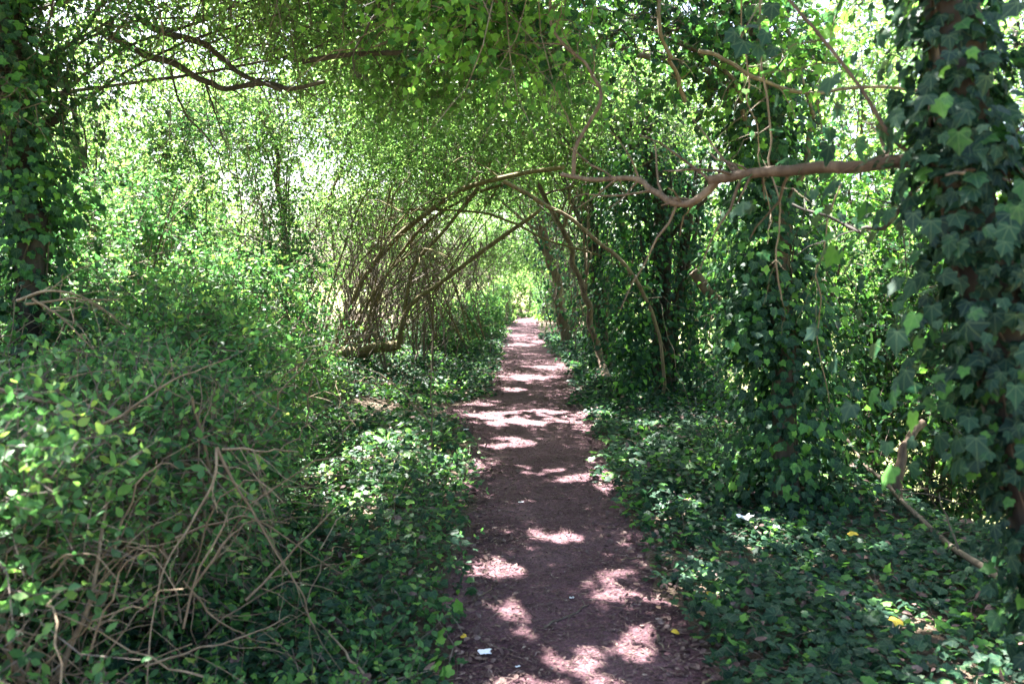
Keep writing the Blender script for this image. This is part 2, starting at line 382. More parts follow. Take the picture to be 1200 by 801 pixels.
M_TWIG = bark_mat('twig_bark', [(0, (.035, .027, .021)), (.5, (.09, .07, .055)), (1, (.22, .185, .15))], .8, 30, .2)
M_YELLOW = flat_mat('yellow_leaf', (.55, .38, .03)); M_PAPER = flat_mat('white_paper', (.8, .8, .84)); M_TAN = flat_mat('tan_leaf', (.34, .19, .11))

def ground_mat():
    m, nt, N, ln = new_mat('earth')
    ge = N.new('ShaderNodeNewGeometry')
    n1 = N.new('ShaderNodeTexNoise'); n1.inputs['Scale'].default_value = 3; n1.inputs['Detail'].default_value = 6; ln(ge.outputs['Position'], n1.inputs['Vector'])
    n2 = N.new('ShaderNodeTexNoise'); n2.inputs['Scale'].default_value = 70; n2.inputs['Detail'].default_value = 5; ln(ge.outputs['Position'], n2.inputs['Vector'])
    mx = N.new('ShaderNodeMath'); mx.operation = 'MULTIPLY_ADD'; mx.inputs[1].default_value = .5; ln(n1.outputs['Fac'], mx.inputs[0])
    m2 = N.new('ShaderNodeMath'); m2.operation = 'MULTIPLY'; m2.inputs[1].default_value = .5; ln(n2.outputs['Fac'], m2.inputs[0]); ln(m2.outputs[0], mx.inputs[2])
    rp = ramp(N, [(.3, (.035, .026, .02)), (.5, (.075, .055, .04)), (.68, (.14, .105, .075))]); ln(mx.outputs[0], rp.inputs['Fac'])
    # open dry grass beyond the wood
    at = N.new('ShaderNodeAttribute'); at.attribute_name = 'tint'
    rg = ramp(N, [(.3, (.10, .13, .045)), (.6, (.22, .22, .10))]); ln(n1.outputs['Fac'], rg.inputs['Fac'])
    mix = N.new('ShaderNodeMix'); mix.data_type = 'RGBA'; ln(at.outputs['Fac'], mix.inputs['Factor']); ln(rp.outputs['Color'], mix.inputs['A']); ln(rg.outputs['Color'], mix.inputs['B'])
    pb = N.new('ShaderNodeBsdfPrincipled'); pb.inputs['Roughness'].default_value = .95; pb.inputs['Specular IOR Level'].default_value = .15
    ln(mix.outputs['Result'], pb.inputs['Base Color'])
    bp = N.new('ShaderNodeBump'); bp.inputs['Strength'].default_value = .6; bp.inputs['Distance'].default_value = .02; ln(n2.outputs['Fac'], bp.inputs['Height']); ln(bp.outputs[0], pb.inputs['Normal'])
    out = N.new('ShaderNodeOutputMaterial'); ln(pb.outputs[0], out.inputs['Surface'])
    return m
def path_mat():
    m, nt, N, ln = new_mat('path_earth')
    ge = N.new('ShaderNodeNewGeometry')
    n1 = N.new('ShaderNodeTexNoise'); n1.inputs['Scale'].default_value = 1.7; n1.inputs['Detail'].default_value = 6; ln(ge.outputs['Position'], n1.inputs['Vector'])
    n2 = N.new('ShaderNodeTexNoise'); n2.inputs['Scale'].default_value = 95; n2.inputs['Detail'].default_value = 6; n2.inputs['Roughness'].default_value = .7; ln(ge.outputs['Position'], n2.inputs['Vector'])
    v = N.new('ShaderNodeTexVoronoi'); v.inputs['Scale'].default_value = 75; v.inputs['Randomness'].default_value = 1; ln(ge.outputs['Position'], v.inputs['Vector'])
    a = N.new('ShaderNodeMath'); a.operation = 'MULTIPLY_ADD'; a.inputs[1].default_value = .45; ln(n1.outputs['Fac'], a.inputs[0])
    b = N.new('ShaderNodeMath'); b.operation = 'MULTIPLY'; b.inputs[1].default_value = .55; ln(n2.outputs['Fac'], b.inputs[0]); ln(b.outputs[0], a.inputs[2])
    rp = ramp(N, [(.36, (.034, .016, .020)), (.5, (.108, .055, .068)), (.6, (.175, .10, .117)), (.74, (.31, .21, .22))]); ln(a.outputs[0], rp.inputs['Fac'])
    sp = ramp(N, [(0, (.55, .52, .52)), (.5, (1, 1, 1)), (1, (1.25, 1.2, 1.15))]); ln(v.outputs['Color'], sp.inputs['Fac'])
    mx = N.new('ShaderNodeMix'); mx.data_type = 'RGBA'; mx.blend_type = 'MULTIPLY'; mx.inputs['Factor'].default_value = .8
    ln(rp.outputs['Color'], mx.inputs['A']); ln(sp.outputs['Color'], mx.inputs['B'])
    pb = N.new('ShaderNodeBsdfPrincipled'); pb.inputs['Roughness'].default_value = .9; pb.inputs['Specular IOR Level'].default_value = .2
    ln(mx.outputs['Result'], pb.inputs['Base Color'])
    n3 = N.new('ShaderNodeTexNoise'); n3.inputs['Scale'].default_value = 22; n3.inputs['Detail'].default_value = 4; ln(ge.outputs['Position'], n3.inputs['Vector'])
    hs = N.new('ShaderNodeMath'); hs.operation = 'MULTIPLY_ADD'; hs.inputs[1].default_value = 2.0; ln(n3.outputs['Fac'], hs.inputs[0]); ln(n2.outputs['Fac'], hs.inputs[2])
    bp = N.new('ShaderNodeBump'); bp.inputs['Strength'].default_value = 1.0; bp.inputs['Distance'].default_value = .022; ln(hs.outputs[0], bp.inputs['Height']); ln(bp.outputs[0], pb.inputs['Normal'])
    out = N.new('ShaderNodeOutputMaterial'); ln(pb.outputs[0], out.inputs['Surface'])
    return m

# ------------------------------------------------------------------ ground and path
def grid(xs, ys, zf):
    X, Yy = np.meshgrid(xs, ys); V = np.stack([X, Yy, zf(X, Yy)], -1).reshape(-1, 3)
    nx = len(xs); i = np.arange(len(ys) - 1)[:, None] * nx + np.arange(nx - 1)[None]
    return V, np.stack([i, i + 1, i + nx + 1, i + nx], -1).reshape(-1, 4)
xs = np.concatenate([np.linspace(-600, -30, 14), np.linspace(-28, -7, 16), np.linspace(-6.6, 6.6, 90), np.linspace(7, 30, 18), np.linspace(40, 600, 14)])
ys = np.concatenate([np.linspace(-300, -10, 8), np.linspace(-6, 24, 140), np.linspace(24.5, 62, 50), np.linspace(70, 120, 8), np.linspace(160, 900, 12)])
g = Geo(); V, F = grid(xs, ys, height)
open_ = np.maximum(np.maximum(sstep(4.5, 6.5, V[:, 0]), sstep(-7, -9, V[:, 0])), sstep(36, 40, V[:, 1]))
g.add(V, F, 0, open_, True)
tag(g.build('ground', ground_mat()), kind='structure')
g = Geo(); ny, nx = 260, 22
yy = np.concatenate([np.linspace(-4, 14, 170), np.linspace(14.15, 44, 90)])
rag = lambda y, s: .16 * (fbm(np.stack([y, y * 0 + s], -1), 2.2, s, 3) - .5) * 2
xl = edge(EDGE_L, yy) + rag(yy, 11) - .12; xr = edge(EDGE_R, yy) + rag(yy, 12) + .16
t = np.linspace(0, 1, nx)[None]; X = xl[:, None] * (1 - t) + xr[:, None] * t; Yg = np.repeat(yy[:, None], nx, 1)
Z = height(X, Yg) + .012 * (fbm(np.stack([X, Yg], -1), 7, 55, 2) - .4) + .006
Z[:, [0, -1]] -= .02
i = np.arange(len(yy) - 1)[:, None] * nx + np.arange(nx - 1)[None]
g.add(np.stack([X, Yg, Z], -1).reshape(-1, 3), np.stack([i, i + 1, i + nx + 1, i + nx], -1).reshape(-1, 4), 0, .5, True)
tag(g.build('path', path_mat()), kind='structure')
def path_mask(x, y):                             # 1 on bare path
    n = (fbm(np.stack([x, y], -1), 2.6, 17, 3) - .5) * .5
    l = edge(EDGE_L, y) + n * .7; r = edge(EDGE_R, y) + n * 1.0
    side = (np.abs(y - 9.9 - .1 * x) < .55 + n) & (x < 0) & (x > -2.6)
    return ((x > l) & (x < r)) | side

# leaf litter and broken twiglets on the earth
g = Geo(); n = 34000
y = 2.6 + 17 * rng.uniform(0, 1, n) ** 1.7; x = rng.uniform(-1.6, 2.0, n)
kp = (path_mask(x, y) | (rng.uniform(0, 1, n) < .25)); x, y = x[kp], y[kp]; n = len(x)
pos = np.stack([x, y, height(x, y) + .016], -1)
ax = rdir(n); ax[:, 2] *= .15; nr = np.array([0, 0, 1.]) + rng.normal(0, .35, (n, 3))
put_leaves(g, pos, ax, nr, rng.uniform(.005, .022, n), 'small', 0, rng.uniform(0, 1, n), False, False)
n = 5200; y = 2.6 + 15 * rng.uniform(0, 1, n) ** 1.6; sd = rng.uniform(0, 1, n) < .45
x = np.where(sd, edge(EDGE_L, y) - .02, edge(EDGE_R, y) + .12) + rng.normal(0, .16, n)
pos = np.stack([x, y, height(x, y) + .022], -1); ax = rdir(n); ax[:, 2] *= .35
put_leaves(g, pos, ax, np.array([0, 0, 1.]) + rng.normal(0, .55, (n, 3)), rng.uniform(.012, .05, n), 'oval', 0, rng.uniform(.1, 1, n), False, False)
m = 16000; y = 2.6 + 14 * rng.uniform(0, 1, m) ** 1.6; x = rng.uniform(-1.2, 1.5, m); kp = path_mask(x, y); x, y = x[kp], y[kp]; m = len(x)
a = np.stack([x, y, height(x, y) + .014], -1); d = rdir(m); d[:, 2] *= .1; b = a + d * rng.uniform(.02, .09, (m, 1)); b[:, 2] = height(b[:, 0], b[:, 1]) + .016
tubes(g, np.stack([a, (a + b) / 2 + rng.normal(0, .004, (m, 3)), b], 1), np.full((m, 3), .0014) * rng.uniform(.6, 1.6, (m, 1)), 3, 0, rng.uniform(0, 1, m), cap=False)
M_LIT = bark_mat('litter', [(0, (.035, .02, .018)), (.5, (.09, .056, .05)), (.75, (.17, .12, .105)), (1, (.38, .31, .27))], .8, 40, .2, 1)
tag(g.build('leaf_litter', M_LIT), kind='stuff')

# ------------------------------------------------------------------ ivy carpets
def carpet(name, xr_, n, near, far, kind, size, label, sd, mat, periwinkle=0.0, tint0=.4):
    g = Geo()
    y = near + (far - near) * rng.uniform(0, 1, n) ** 1.45
    x = rng.uniform(xr_[0], xr_[1], n)
    cl = fbm(np.stack([x, y], -1), 1.1, sd, 3)
    kp = ~path_mask(x, y)
    dl = np.minimum(np.abs(x - edge(EDGE_L, y)), np.abs(x - edge(EDGE_R, y)))
    kp &= rng.uniform(0, 1, n) < np.clip(.25 + dl * 2.2, 0, 1) * np.clip((cl - .2) * 5, .4, 1)
    x, y, cl = x[kp], y[kp], cl[kp]; n = len(x)
    fa = np.clip((y - 3) / 15, 0, 1)
    pos = np.stack([x, y, height(x, y) + .02 + rng.uniform(0, 1, n) ** 1.3 * (.05 + .14 * sstep(.4, .7, cl))], -1)
    ax = rdir(n); ax[:, 2] = ax[:, 2] * .3 - .15
    nr = np.array([0, -.12, 1.]) + rng.normal(0, .42, (n, 3))
    sz = size * rng.uniform(.4, 1.35, n) * (1 + .9 * fa)
    young = sstep(.5, .75, fbm(np.stack([x, y], -1), 1.7, sd + 9, 2))
    tn = np.clip(tint0 - .2 + rng.normal(0, .13, n) + np.where(rng.uniform(0, 1, n) < .10 + .30 * young, rng.uniform(.3, .6, n), 0), 0, 1)
    nearm = y < 9
    dead = rng.uniform(0, 1, n) < .05
    for mk, kd, mi in ((nearm & ~dead, kind, 0), (~nearm & ~dead, 'ivyfar' if kind == 'ivy' else 'small', 0), (dead, 'oval', 2)):
        put_leaves(g, pos[mk] + np.array([0, 0, .02]) * (mi == 2), ax[mk], nr[mk], sz[mk], kd, mi, tn[mk], False, False)
    # thin stalks between the leaves
    q = rng.choice(n, n // 7); a = pos[q]; d = rdir(len(q)); d[:, 2] = np.abs(d[:, 2]) * .3
    b = a + d * rng.uniform(.05, .2, (len(q), 1)); b[:, 2] = np.maximum(height(b[:, 0], b[:, 1]) + .01, a[:, 2] - .06)
    tubes(g, np.stack([a, (a + b) / 2 + [0, 0, .015], b], 1), np.full((len(q), 3), .0016), 3, 1, rng.uniform(0, 1, len(q)), cap=False)
    return tag(g.build(name, [mat, M_TWIG, M_LIT]), label, 'ground cover', kind='stuff')
carpet('ivy', (.55, 4.6), 100000, 2.3, 24, 'ivy', .048, 'dark green ivy carpeting the bank right of the path', 41, M_IVY, tint0=.5)
carpet('ivy', (-5.5, .1), 80000, 3.0, 26, 'ivy', .047, 'green ivy carpeting the verge left of the path', 47, M_IVY, tint0=.58)
# low leafy periwinkle sprigs standing in the left verge
def ground_sprigs(name, n, xr_, yr, size, ln, label, mat, tint, kind='oval'):
    g = Geo(); x = rng.uniform(*xr_, n); y = rng.uniform(0, 1, n) ** 1.3 * (yr[1] - yr[0]) + yr[0]
    kp = ~path_mask(x, y) & (fbm(np.stack([x, y], -1), 1.4, 91, 2) > .47) & (x < edge(EDGE_L, y) - .1); x, y = x[kp], y[kp]; n = len(x)
    pos = np.stack([x, y, height(x, y)], -1); d = np.array([.1, -.15, 1.]) + rng.normal(0, .45, (n, 3))
    sprigs(g, pos, d, rng.uniform(.6, 1.3, n) * ln, 8, size, kind, 0, 1, np.clip(tint + rng.normal(0, .15, n), 0, 1), .3, opposite=True, patchy=False)
    return tag(g.build(name, [mat, M_TWIG]), label, 'ground cover', kind='stuff')
ground_sprigs('periwinkle', 2600, (-4.2, -.1), (2.6, 9), .045, .26, 'bright leafy sprigs standing among the ivy left of the path', M_SHRUB, .55)
# open grass at the far end of the tunnel
g = Geo(); n = 6000; x = rng.uniform(-5, 6, n); y = rng.uniform(33, 46, n); kp = ~path_mask(x, y); x, y = x[kp], y[kp]; n = len(x)
pos = np.stack([x, y, height(x, y)], -1)
put_leaves(g, pos, np.array([0, 0, 1.]) + rng.normal(0, .35, (n, 3)), rdir(n), rng.uniform(.15, .35, n), 'small', 0, rng.uniform(.3, 1, n), False, False)
tag(g.build('grass', M_FAR), 'sunlit grass at the far end of the path', 'grass', kind='stuff')

# ------------------------------------------------------------------ builders for the plants
def shrub(label, c, rad, n_sprig, n_cane, leaf=.045, ln=.34, mat=None, tint=.5, name='shrub', kind='oval', nl=9, thr=.40, group=None, bare_n=40, seed=0, stems=5, cat='shrub', top=None, opposite=True, twig_mat=None, ctint=None):
    mat = mat or M_SHRUB
    base = on_ground((c[0], c[1]))
    root = empty(name, base, label, cat, group)
    n_sprig = int(n_sprig * DEN_SHRUB)
    rad = np.array(rad, float); cz = base[2] + rad[2] * .95
    for k in range(stems):                       # main stems
        g = Geo(); a = base + np.array([rng.uniform(-.35, .35) * rad[0], rng.uniform(-.3, .3) * rad[1], -.03])
        e = np.array([c[0] + rng.uniform(-.75, .75) * rad[0], c[1] + rng.uniform(-.7, .7) * rad[1], cz + rng.uniform(.1, .85) * rad[2]])
        mid = (a + e) / 2 + np.array([rng.normal(0, .18), rng.normal(0, .18), rng.uniform(0, .25)]) * rad.mean()
        L = limb(g, [a, mid, e], rng.uniform(.012, .026), .005, 18, 6, 0, rng.uniform(0, 1), .15, .05 * rad.mean(), k + seed, 0, 8)
        g.build('stem', twig_mat or M_CANE, root)
    g = Geo()                                    # tangle of thin bare canes
    if n_cane:
        s = np.stack([c[0] + rng.normal(0, .45, n_cane) * rad[0], c[1] + rng.normal(0, .45, n_cane) * rad[1], base[2] + rng.uniform(0, 1.3, n_cane) * rad[2]], -1)
        d = rdir(n_cane); d[:, 2] = d[:, 2] * .7 + .25
        e = s + d * rad * rng.uniform(.4, 1.15, (n_cane, 1)); e[:, 2] = np.maximum(e[:, 2], base[2] + .03)
        bare(g, s, e, rng.uniform(-.05, .3, n_cane) * rad.mean(), .0036, .0015, 9, .07, 4, 0)
        tg = g.build('cane_tangle', twig_mat or M_CANE, root); tg['kind'] = 'stuff'
    g = Geo()
    p, d = blob_points([((c[0], c[1], cz), rad)], n_sprig, thr, 1.25, seed, .75)
    p[:, 2] = np.maximum(p[:, 2], height(p[:, 0], p[:, 1]) + .04)
    d = d * .8 + rng.normal(0, .55, d.shape) + np.array([0, 0, .35])
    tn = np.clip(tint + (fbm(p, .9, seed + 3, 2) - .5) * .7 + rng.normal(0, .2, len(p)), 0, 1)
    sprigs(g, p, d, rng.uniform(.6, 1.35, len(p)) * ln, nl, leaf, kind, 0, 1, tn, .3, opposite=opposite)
    g.build('foliage', [mat, M_TWIG], root)
    return root
def tree(label, trunk, r, crown, n_sprig, branches=(), name='tree', leaf=.045, ln=.4, nl=10, mat=None, bark=None, tint=.5, kind='small', thr=.42, ivy=None, n_limb=14, group=None, cat='tree', seed=0, bbark=None, droop=.25, wob=.06, strands=0, scale=1.0, twigs=0, high=None, high_n=0):
    """trunk: polyline from the ground; crown: [(centre, radii)]; branches: [(polyline, r0, r1)]"""
    mat = mat or M_CANOPY; bark = bark or M_DARK; n_sprig = int(n_sprig * DEN_TREE)
    root = empty(name, trunk[0], label, cat, group)
    g = Geo(); L = limb(g, trunk, r[0], r[1], 40, 12, 0, .5, .2, wob, seed, .35); g.build('trunk', bark, root)
    for k, (pl, r0, r1) in enumerate(branches):
        g = Geo(); limb(g, pl, r0, r1, 30, 9, 0, rng.uniform(.2, .8), .2, .008 + r0 * .15, seed + k, 0, 14)
        g.build('branch', bbark or bark, root)
    for b in (crown or []):                       # limbs running up into the crown
        for k in range(n_limb // max(1, len(crown))):
            j = rng.integers(16, 38); a = L[j]; e = np.array(b[0]) + rdir(1)[0] * np.array(b[1]) * rng.uniform(.4, .85)
            m = (a + e) / 2 + rng.normal(0, .22, 3) + np.array([0, 0, .15])
            pl = smooth_line([a, m, e], 14)
            if in_tunnel(pl).any(): continue
            g = Geo(); limb(g, pl, max(.012, r[1] * .5), .005, 16, 6, 0, rng.uniform(0, 1), .1, .07, seed + k + 50, 0, 10); g.build('branch', bark, root)
    if crown:
        g = Geo(); p, d = blob_points(crown, n_sprig, thr, scale, seed + 1)
        d = d * .5 + rng.normal(0, .7, d.shape) + np.array([0, 0, .15])
        tn = np.clip(tint + (fbm(p, .8, seed + 3, 2) - .5) * .6 + rng.normal(0, .17, len(p)), 0, 1)
        sprigs(g, p, d, rng.uniform(.6, 1.3, len(p)) * ln, nl, leaf, kind, 0, 1, tn, droop, .0026)
        if twigs:
            q = rng.choice(len(p), twigs); s = p[q]; dd = rdir(twigs); dd[:, 2] -= .35
            bare(g, s, s + dd * rng.uniform(.5, 1.5, (twigs, 1)), rng.uniform(-.2, .2, twigs), .006, .002, 8, .14, 3, 1)
        if high:                                  # extra leaves, mostly out of view, added to shade the ground below
            p, d = blob_points(high, high_n, .36, .8, seed + 2); d = d * .5 + rng.normal(0, .7, d.shape)
            sprigs(g, p, d, rng.uniform(.6, 1.3, len(p)) * .5, 11, .10, 'small', 0, 1, rng.uniform(.3, .8, len(p)), droop, .003)
        g.build('crown', [mat, M_TWIG], root)
    if ivy:
        g = Geo()
        for iv in ivy: ivy_on(g, **iv)
        g.build('ivy', [M_IVY], root)
    if strands:                                  # clinging ivy stems on the trunk
        for k in range(strands):
            g = Geo(); a0 = rng.uniform(0, 6.28); tt = np.linspace(0, 1, 40); a = a0 + np.cumsum(rng.normal(0, .16, 40)) 
            rr = (r[0] + (r[1] - r[0]) * tt) * 1.04 + .004
            o = np.stack([np.cos(a) * rr, np.sin(a) * rr, a * 0], -1)
            tubes(g, L + o, np.full(40, rng.uniform(.003, .007)), 5, 0, rng.uniform(0, 1), .2); g.build('ivy_stem', M_BARK, root)
    return root
def vine(label, pts, r0, r1, name='vine', mat=None, group=None, cat='vine', leaves=0, n=30, wob=.02, seed=0, tint=.5, sides=6, shoots=9):
    root = empty(name, pts[0], label, cat, group)
    g = Geo(); L = limb(g, pts, r0, r1, n, sides, 0, tint, .2, wob, seed, 0, shoots); g.build('stem', mat or M_CANE, root)
    if leaves:
        g = Geo(); t = rng.integers(0, n - 1, leaves); p = L[t] + rng.normal(0, .03, (leaves, 3))
        put_leaves(g, p, rdir(leaves) - [0, 0, .5], np.array([0, -.3, 1]) + rng.normal(0, .4, (leaves, 3)), rng.uniform(.03, .065, leaves), 'ivy', 0, rng.uniform(.2, .9, leaves), False, False)
        g.build('foliage', [M_IVY], root)
    return root
def stick(label, pts, r, name='stick', mat=None, group=None, cat='stick', forks=(), lift=.012):
    pts = [np.array([p[0], p[1], height(p[0], p[1]) + lift + (p[2] if len(p) > 2 else 0)]) for p in pts]
    g = Geo(); limb(g, pts, r, r * .5, 16, 6, 0, rng.uniform(.2, 1), .2, .012)
    for f in forks:
        f = [np.array([p[0], p[1], height(p[0], p[1]) + lift + .004]) for p in f]; limb(g, f, r * .6, r * .3, 8, 5, 0, .5, .2, .008)
    return tag(g.build(name, mat or M_TWIG), label, cat, group)

def PP(*a): return [P(*q) for q in a]
V3 = lambda *a: np.array(a, float)
# ============================== RIGHT SIDE
# foreground ivy tree
tr = PP((1265,760,2.40),(1236,650,2.40),(1208,540,2.42),(1182,440,2.44),(1160,350,2.46),(1142,250,2.48),(1130,160,2.5),(1120,60,2.52),(1112,-60,2.55),(1100,-230,2.6))
tr = [V3(tr[0][0] + .07, 2.4, float(height(tr[0][0], 2.4)) - .1)] + tr
hb = PP((1150,192,2.5),(1060,188,2.66),(1000,194,2.8),(920,200,3.0),(862,207,3.15),(832,211,3.22))
hb2 = PP((842,208,3.2),(828,225,3.24),(796,241,3.3),(770,224,3.38),(738,210,3.5),(702,211,3.6),(658,205,3.75))
hb3 = PP((672,206,3.7),(674,172,3.7),(690,142,3.72),(704,112,3.75),(694,84,3.8),(662,56,3.85),(645,20,3.9),(652,-50,4.0))
db = PP((1110,215,2.55),(1072,184,2.56),(1042,160,2.6),(1005,102,2.66),(962,42,2.72),(922,-5,2.8),(880,-60,2.9))
rb = PP((1140,196,2.5),(1180,201,2.45),(1260,206,2.4))
ft = tree('tall ivy-wrapped tree trunk closest to the camera at the right edge', tr, (.088, .07),
     [((1.7,2.95,3.55),(.7,.6,.6)), ((2.2,3.6,3.4),(.7,.8,.7))], 120, name='ivy_tree', leaf=.075, ln=.4, nl=7, mat=M_IVY, kind='ivy', tint=.5, cat='tree', seed=11, n_limb=0, wob=.02,
     branches=[(hb,.024,.019),(hb2,.017,.010),(hb3,.010,.006),(db,.0075,.005),(rb,.02,.016)], bark=M_DARK, bbark=M_PINK, strands=7,
     ivy=[dict(line=tr, r=(.09,.08), dens=760, size=.056, spread=.05, tint=.2, thr=.2), dict(line=tr[3:9], r=(.1,.1), dens=420, size=.064, spread=.16, tint=.26)])
# ivy columns and trunks along the right of the path
c1 = [V3(2.02,5.75,-.1), V3(2.0,5.8,.9), V3(1.93,5.85,1.8), V3(1.86,5.9,2.7), V3(1.7,6.0,3.6), V3(1.5,6.2,4.6)]
tree('thick column of dark ivy rising from the right bank behind the horizontal branch', c1, (.085,.05), [((1.3,6.3,3.75),(.9,1.0,.4))], 130,
     name='ivy_tree', leaf=.06, ln=.38, nl=8, mat=M_IVY, kind='ivy', tint=.52, seed=21, n_limb=10, strands=6, bark=M_BARK, twigs=60,
     ivy=[dict(line=c1, r=(.15,.16), dens=1050, size=.062, spread=.12, tint=.42, thr=.12), dict(line=c1[:3], r=(.32,.2), dens=900, size=.064, spread=.12, tint=.42),
          dict(line=[V3(1.75,5.7,2.9),V3(1.72,5.7,1.6),V3(1.7,5.72,1.0)], r=(.14,.1), dens=700, size=.062, spread=.09, tint=.42)])
c2 = [V3(2.08,11.0,-.1), V3(2.1,11.0,1.2), V3(2.02,11.0,2.4), V3(1.9,11.1,3.6), V3(1.6,11.2,5.0)]
def fan(base, n, y, sp, top, r):
    out = []
    for k in range(n):
        dx = rng.uniform(-sp, sp); out.append(([V3(base + dx * .25, y + rng.uniform(-.2,.2), 0), V3(base + dx * .6, y + rng.uniform(-.3,.3), top * .4), V3(base + dx * 1.25, y + rng.uniform(-.4,.4), top)], r * rng.uniform(.6,1.2), r * .4))
    return out
tree('broad dark clump of ivy-covered trunks right of the path mid-way along', c2, (.13,.06), [((1.9,11.2,4.1),(1.5,1.6,.8)), ((.7,11,4.3),(1.2,1.4,.6))], 420,
     name='ivy_tree', leaf=.065, ln=.42, nl=8, mat=M_CANOPY, kind='ivyfar', tint=.5, seed=31, n_limb=10, bark=M_DARK, twigs=80,
     branches=fan(2.1, 9, 11.0, .62, 3.2, .05),
     ivy=[dict(line=c2, r=(.30,.30), dens=800, size=.075, kind='ivyfar', spread=.16, tint=.36), dict(line=[V3(1.66,10.8,.1),V3(1.6,10.8,1.6),V3(1.6,10.9,3.4)], r=(.16,.25), dens=800, size=.075, kind='ivyfar', spread=.16, tint=.48),
          dict(line=[V3(2.5,11,.1),V3(2.7,11,1.6),V3(2.6,11,3.2)], r=(.2,.3), dens=620, size=.08, kind='ivyfar', spread=.2, tint=.34)])
t3 = [V3(*on_ground(G(714,452)))] + PP((704,420,13.0),(696,385,13.1),(689,345,13.2),(672,300,13.4),(655,262,13.6),(630,215,14))
tree('slim bare brown trunk leaning left over the path edge', t3, (.062,.04), [((1.2,13.8,4.3),(1.5,1.5,.9))], 330, name='leaning_tree', leaf=.07, ln=.45, nl=9, mat=M_CANOPY, kind='ivyfar', tint=.6, seed=41, n_limb=8, bark=M_PINK, twigs=40)
t3b = [on_ground(G(741,462))] + PP((741,420,11.9),(737,370,12),(735,320,12.1),(728,262,12.3),(715,200,12.5))
tree('upright thin trunk with trailing ivy between the slim leaning trunk and the dark clump', t3b, (.05,.04), [((1.5,12.4,4.0),(1.0,1.0,.8))], 150, name='ivy_tree', leaf=.07, mat=M_CANOPY, kind='ivyfar', tint=.55, seed=44, n_limb=5, bark=M_BARK,
     ivy=[dict(line=t3b, r=(.06,.08), dens=420, size=.08, kind='ivyfar', spread=.13, tint=.5)])
def row_tree(label, x, y, lean, r, seed, ivyd, top=4.2, name='ivy_tree', bark=M_DARK, cx=-.4, dens=230, tint=.45, cr=(1.4,1.5,.8)):
    ln_ = [V3(x, y, float(height(x, y)) - .05), V3(x + lean * .3, y, top * .3), V3(x + lean * .7, y, top * .65), V3(x + lean, y, top)]
    return tree(label, ln_, (r, r * .6), [((x + lean + cx, y, top + .3), cr), ((x + lean + cx - 1.1 * np.sign(x - .3), y + .3, top + .35), (1.1,1.4,.6))], dens, name=name, leaf=.085, ln=.5, nl=8, mat=M_CANOPY, kind='ivyfar' if ivyd else 'small', tint=tint, seed=seed, n_limb=8, bark=bark, branches=fan(x, 5, y, .5, top * .8, .035), bbark=M_BARK,
        ivy=[dict(line=ln_, r=(r * 1.8, r * 1.5), dens=ivyd * 1.7, size=.1, kind='ivyfar', spread=.17, tint=.4)] if ivyd else None, twigs=40)
row_tree('dark ivy trunk just beyond the slim leaning trunk', 1.75, 14.8, -.35, .09, 51, 260)
row_tree('ivied trunk with pale sunlit base where the path narrows', 1.45, 20.5, -.85, .14, 52, 120, bark=M_PINK)
row_tree('double ivy trunk standing close behind the pale-based trunk', 1.95, 17.4, -.4, .10, 53, 300)
row_tree('slender dark ivy trunk far down the right side of the tunnel', 1.9, 24.0, -.6, .10, 54, 240)
row_tree('last ivy trunk on the right before the sunlit grass', 2.0, 29.5, -.7, .12, 55, 200)
row_tree('dark trunk on the right bank behind the broad ivy clump', 3.3, 14.2, -.5, .1, 56, 240)
# pieces of wood on the right bank
g0 = on_ground(G(1052,585))
root = empty('tree_stump', g0, 'curved broken stub of pale brown wood sticking up from the ivy on the right bank', 'stump')
y0 = g0[1]; g = Geo(); limb(g, [g0 - [0,0,.05]] + PP((1053,560,y0),(1058,530,y0+.02),(1068,508,y0+.05),(1082,495,y0+.1)), .038, .03, 26, 10, 0, .5, .22, .01); g.build('stem', M_PINK, root)
st = PP((812,318,8.6),(830,341,8.6),(848,362,8.65),(872,388,8.7),(905,425,8.8),(935,470,8.9))
vine('snapped brown branch poking left out of the ivy near the tunnel mouth', st, .055, .05, name='broken_branch', mat=M_PINK, cat='branch', wob=.02, sides=9, leaves=16)
fb = PP((985,505,6.6),(1012,540,6.15),(1042,572,5.75),(1072,602,5.25),(1118,640,4.35),(1165,672,3.72),(1240,715,3.25))
vine('long fallen branch sloping down along the lip of the right bank', fb, .012, .02, name='fallen_branch', mat=M_BARK, cat='branch', wob=.03, sides=8, leaves=26)
vine('short pale stick leaning in the ivy below the thick ivy column', PP((903,555,6.2),(915,570,6.0),(930,592,5.8)), .009, .006, name='stick', cat='stick')
vine('thin vine hanging straight down beside the horizontal branch', PP((890,-20,3.4),(893,60,3.4),(899,140,3.38),(906,210,3.36),(911,270,3.36),(914,330,3.36),(916,352,3.36)), .0045, .003, leaves=5)
vine('second hanging vine crossing behind the horizontal branch to its fork', PP((868,-10,3.9),(872,60,3.9),(880,130,3.92),(892,190,3.95),(905,260,4.0)), .004, .0025, leaves=6)
vine('pair of thin grey vines drooping below the branch by the ivy column', PP((985,215,4.2),(968,270,4.25),(958,330,4.3),(960,400,4.4),(972,470,4.5)), .004, .003, leaves=8)
vine('woody vine sloping over the tunnel mouth down to the dark ivy clump', PP((590,212,9.5),(625,232,9.6),(660,251,9.8),(700,284,10),(730,308,10.1),(752,343,10.2),(774,390,10.3),(779,440,10.3),(777,462,10.3)), .026, .022, mat=M_CANE, leaves=40, wob=.05)
vine('forked dark branch below the right end of the horizontal branch', PP((1085,205,3.3),(1060,240,3.4),(1038,262,3.5),(1012,271,3.6),(985,258,3.7),(955,250,3.8),(925,238,3.9)), .012, .006, name='branch', cat='branch', mat=M_DARK, leaves=10)
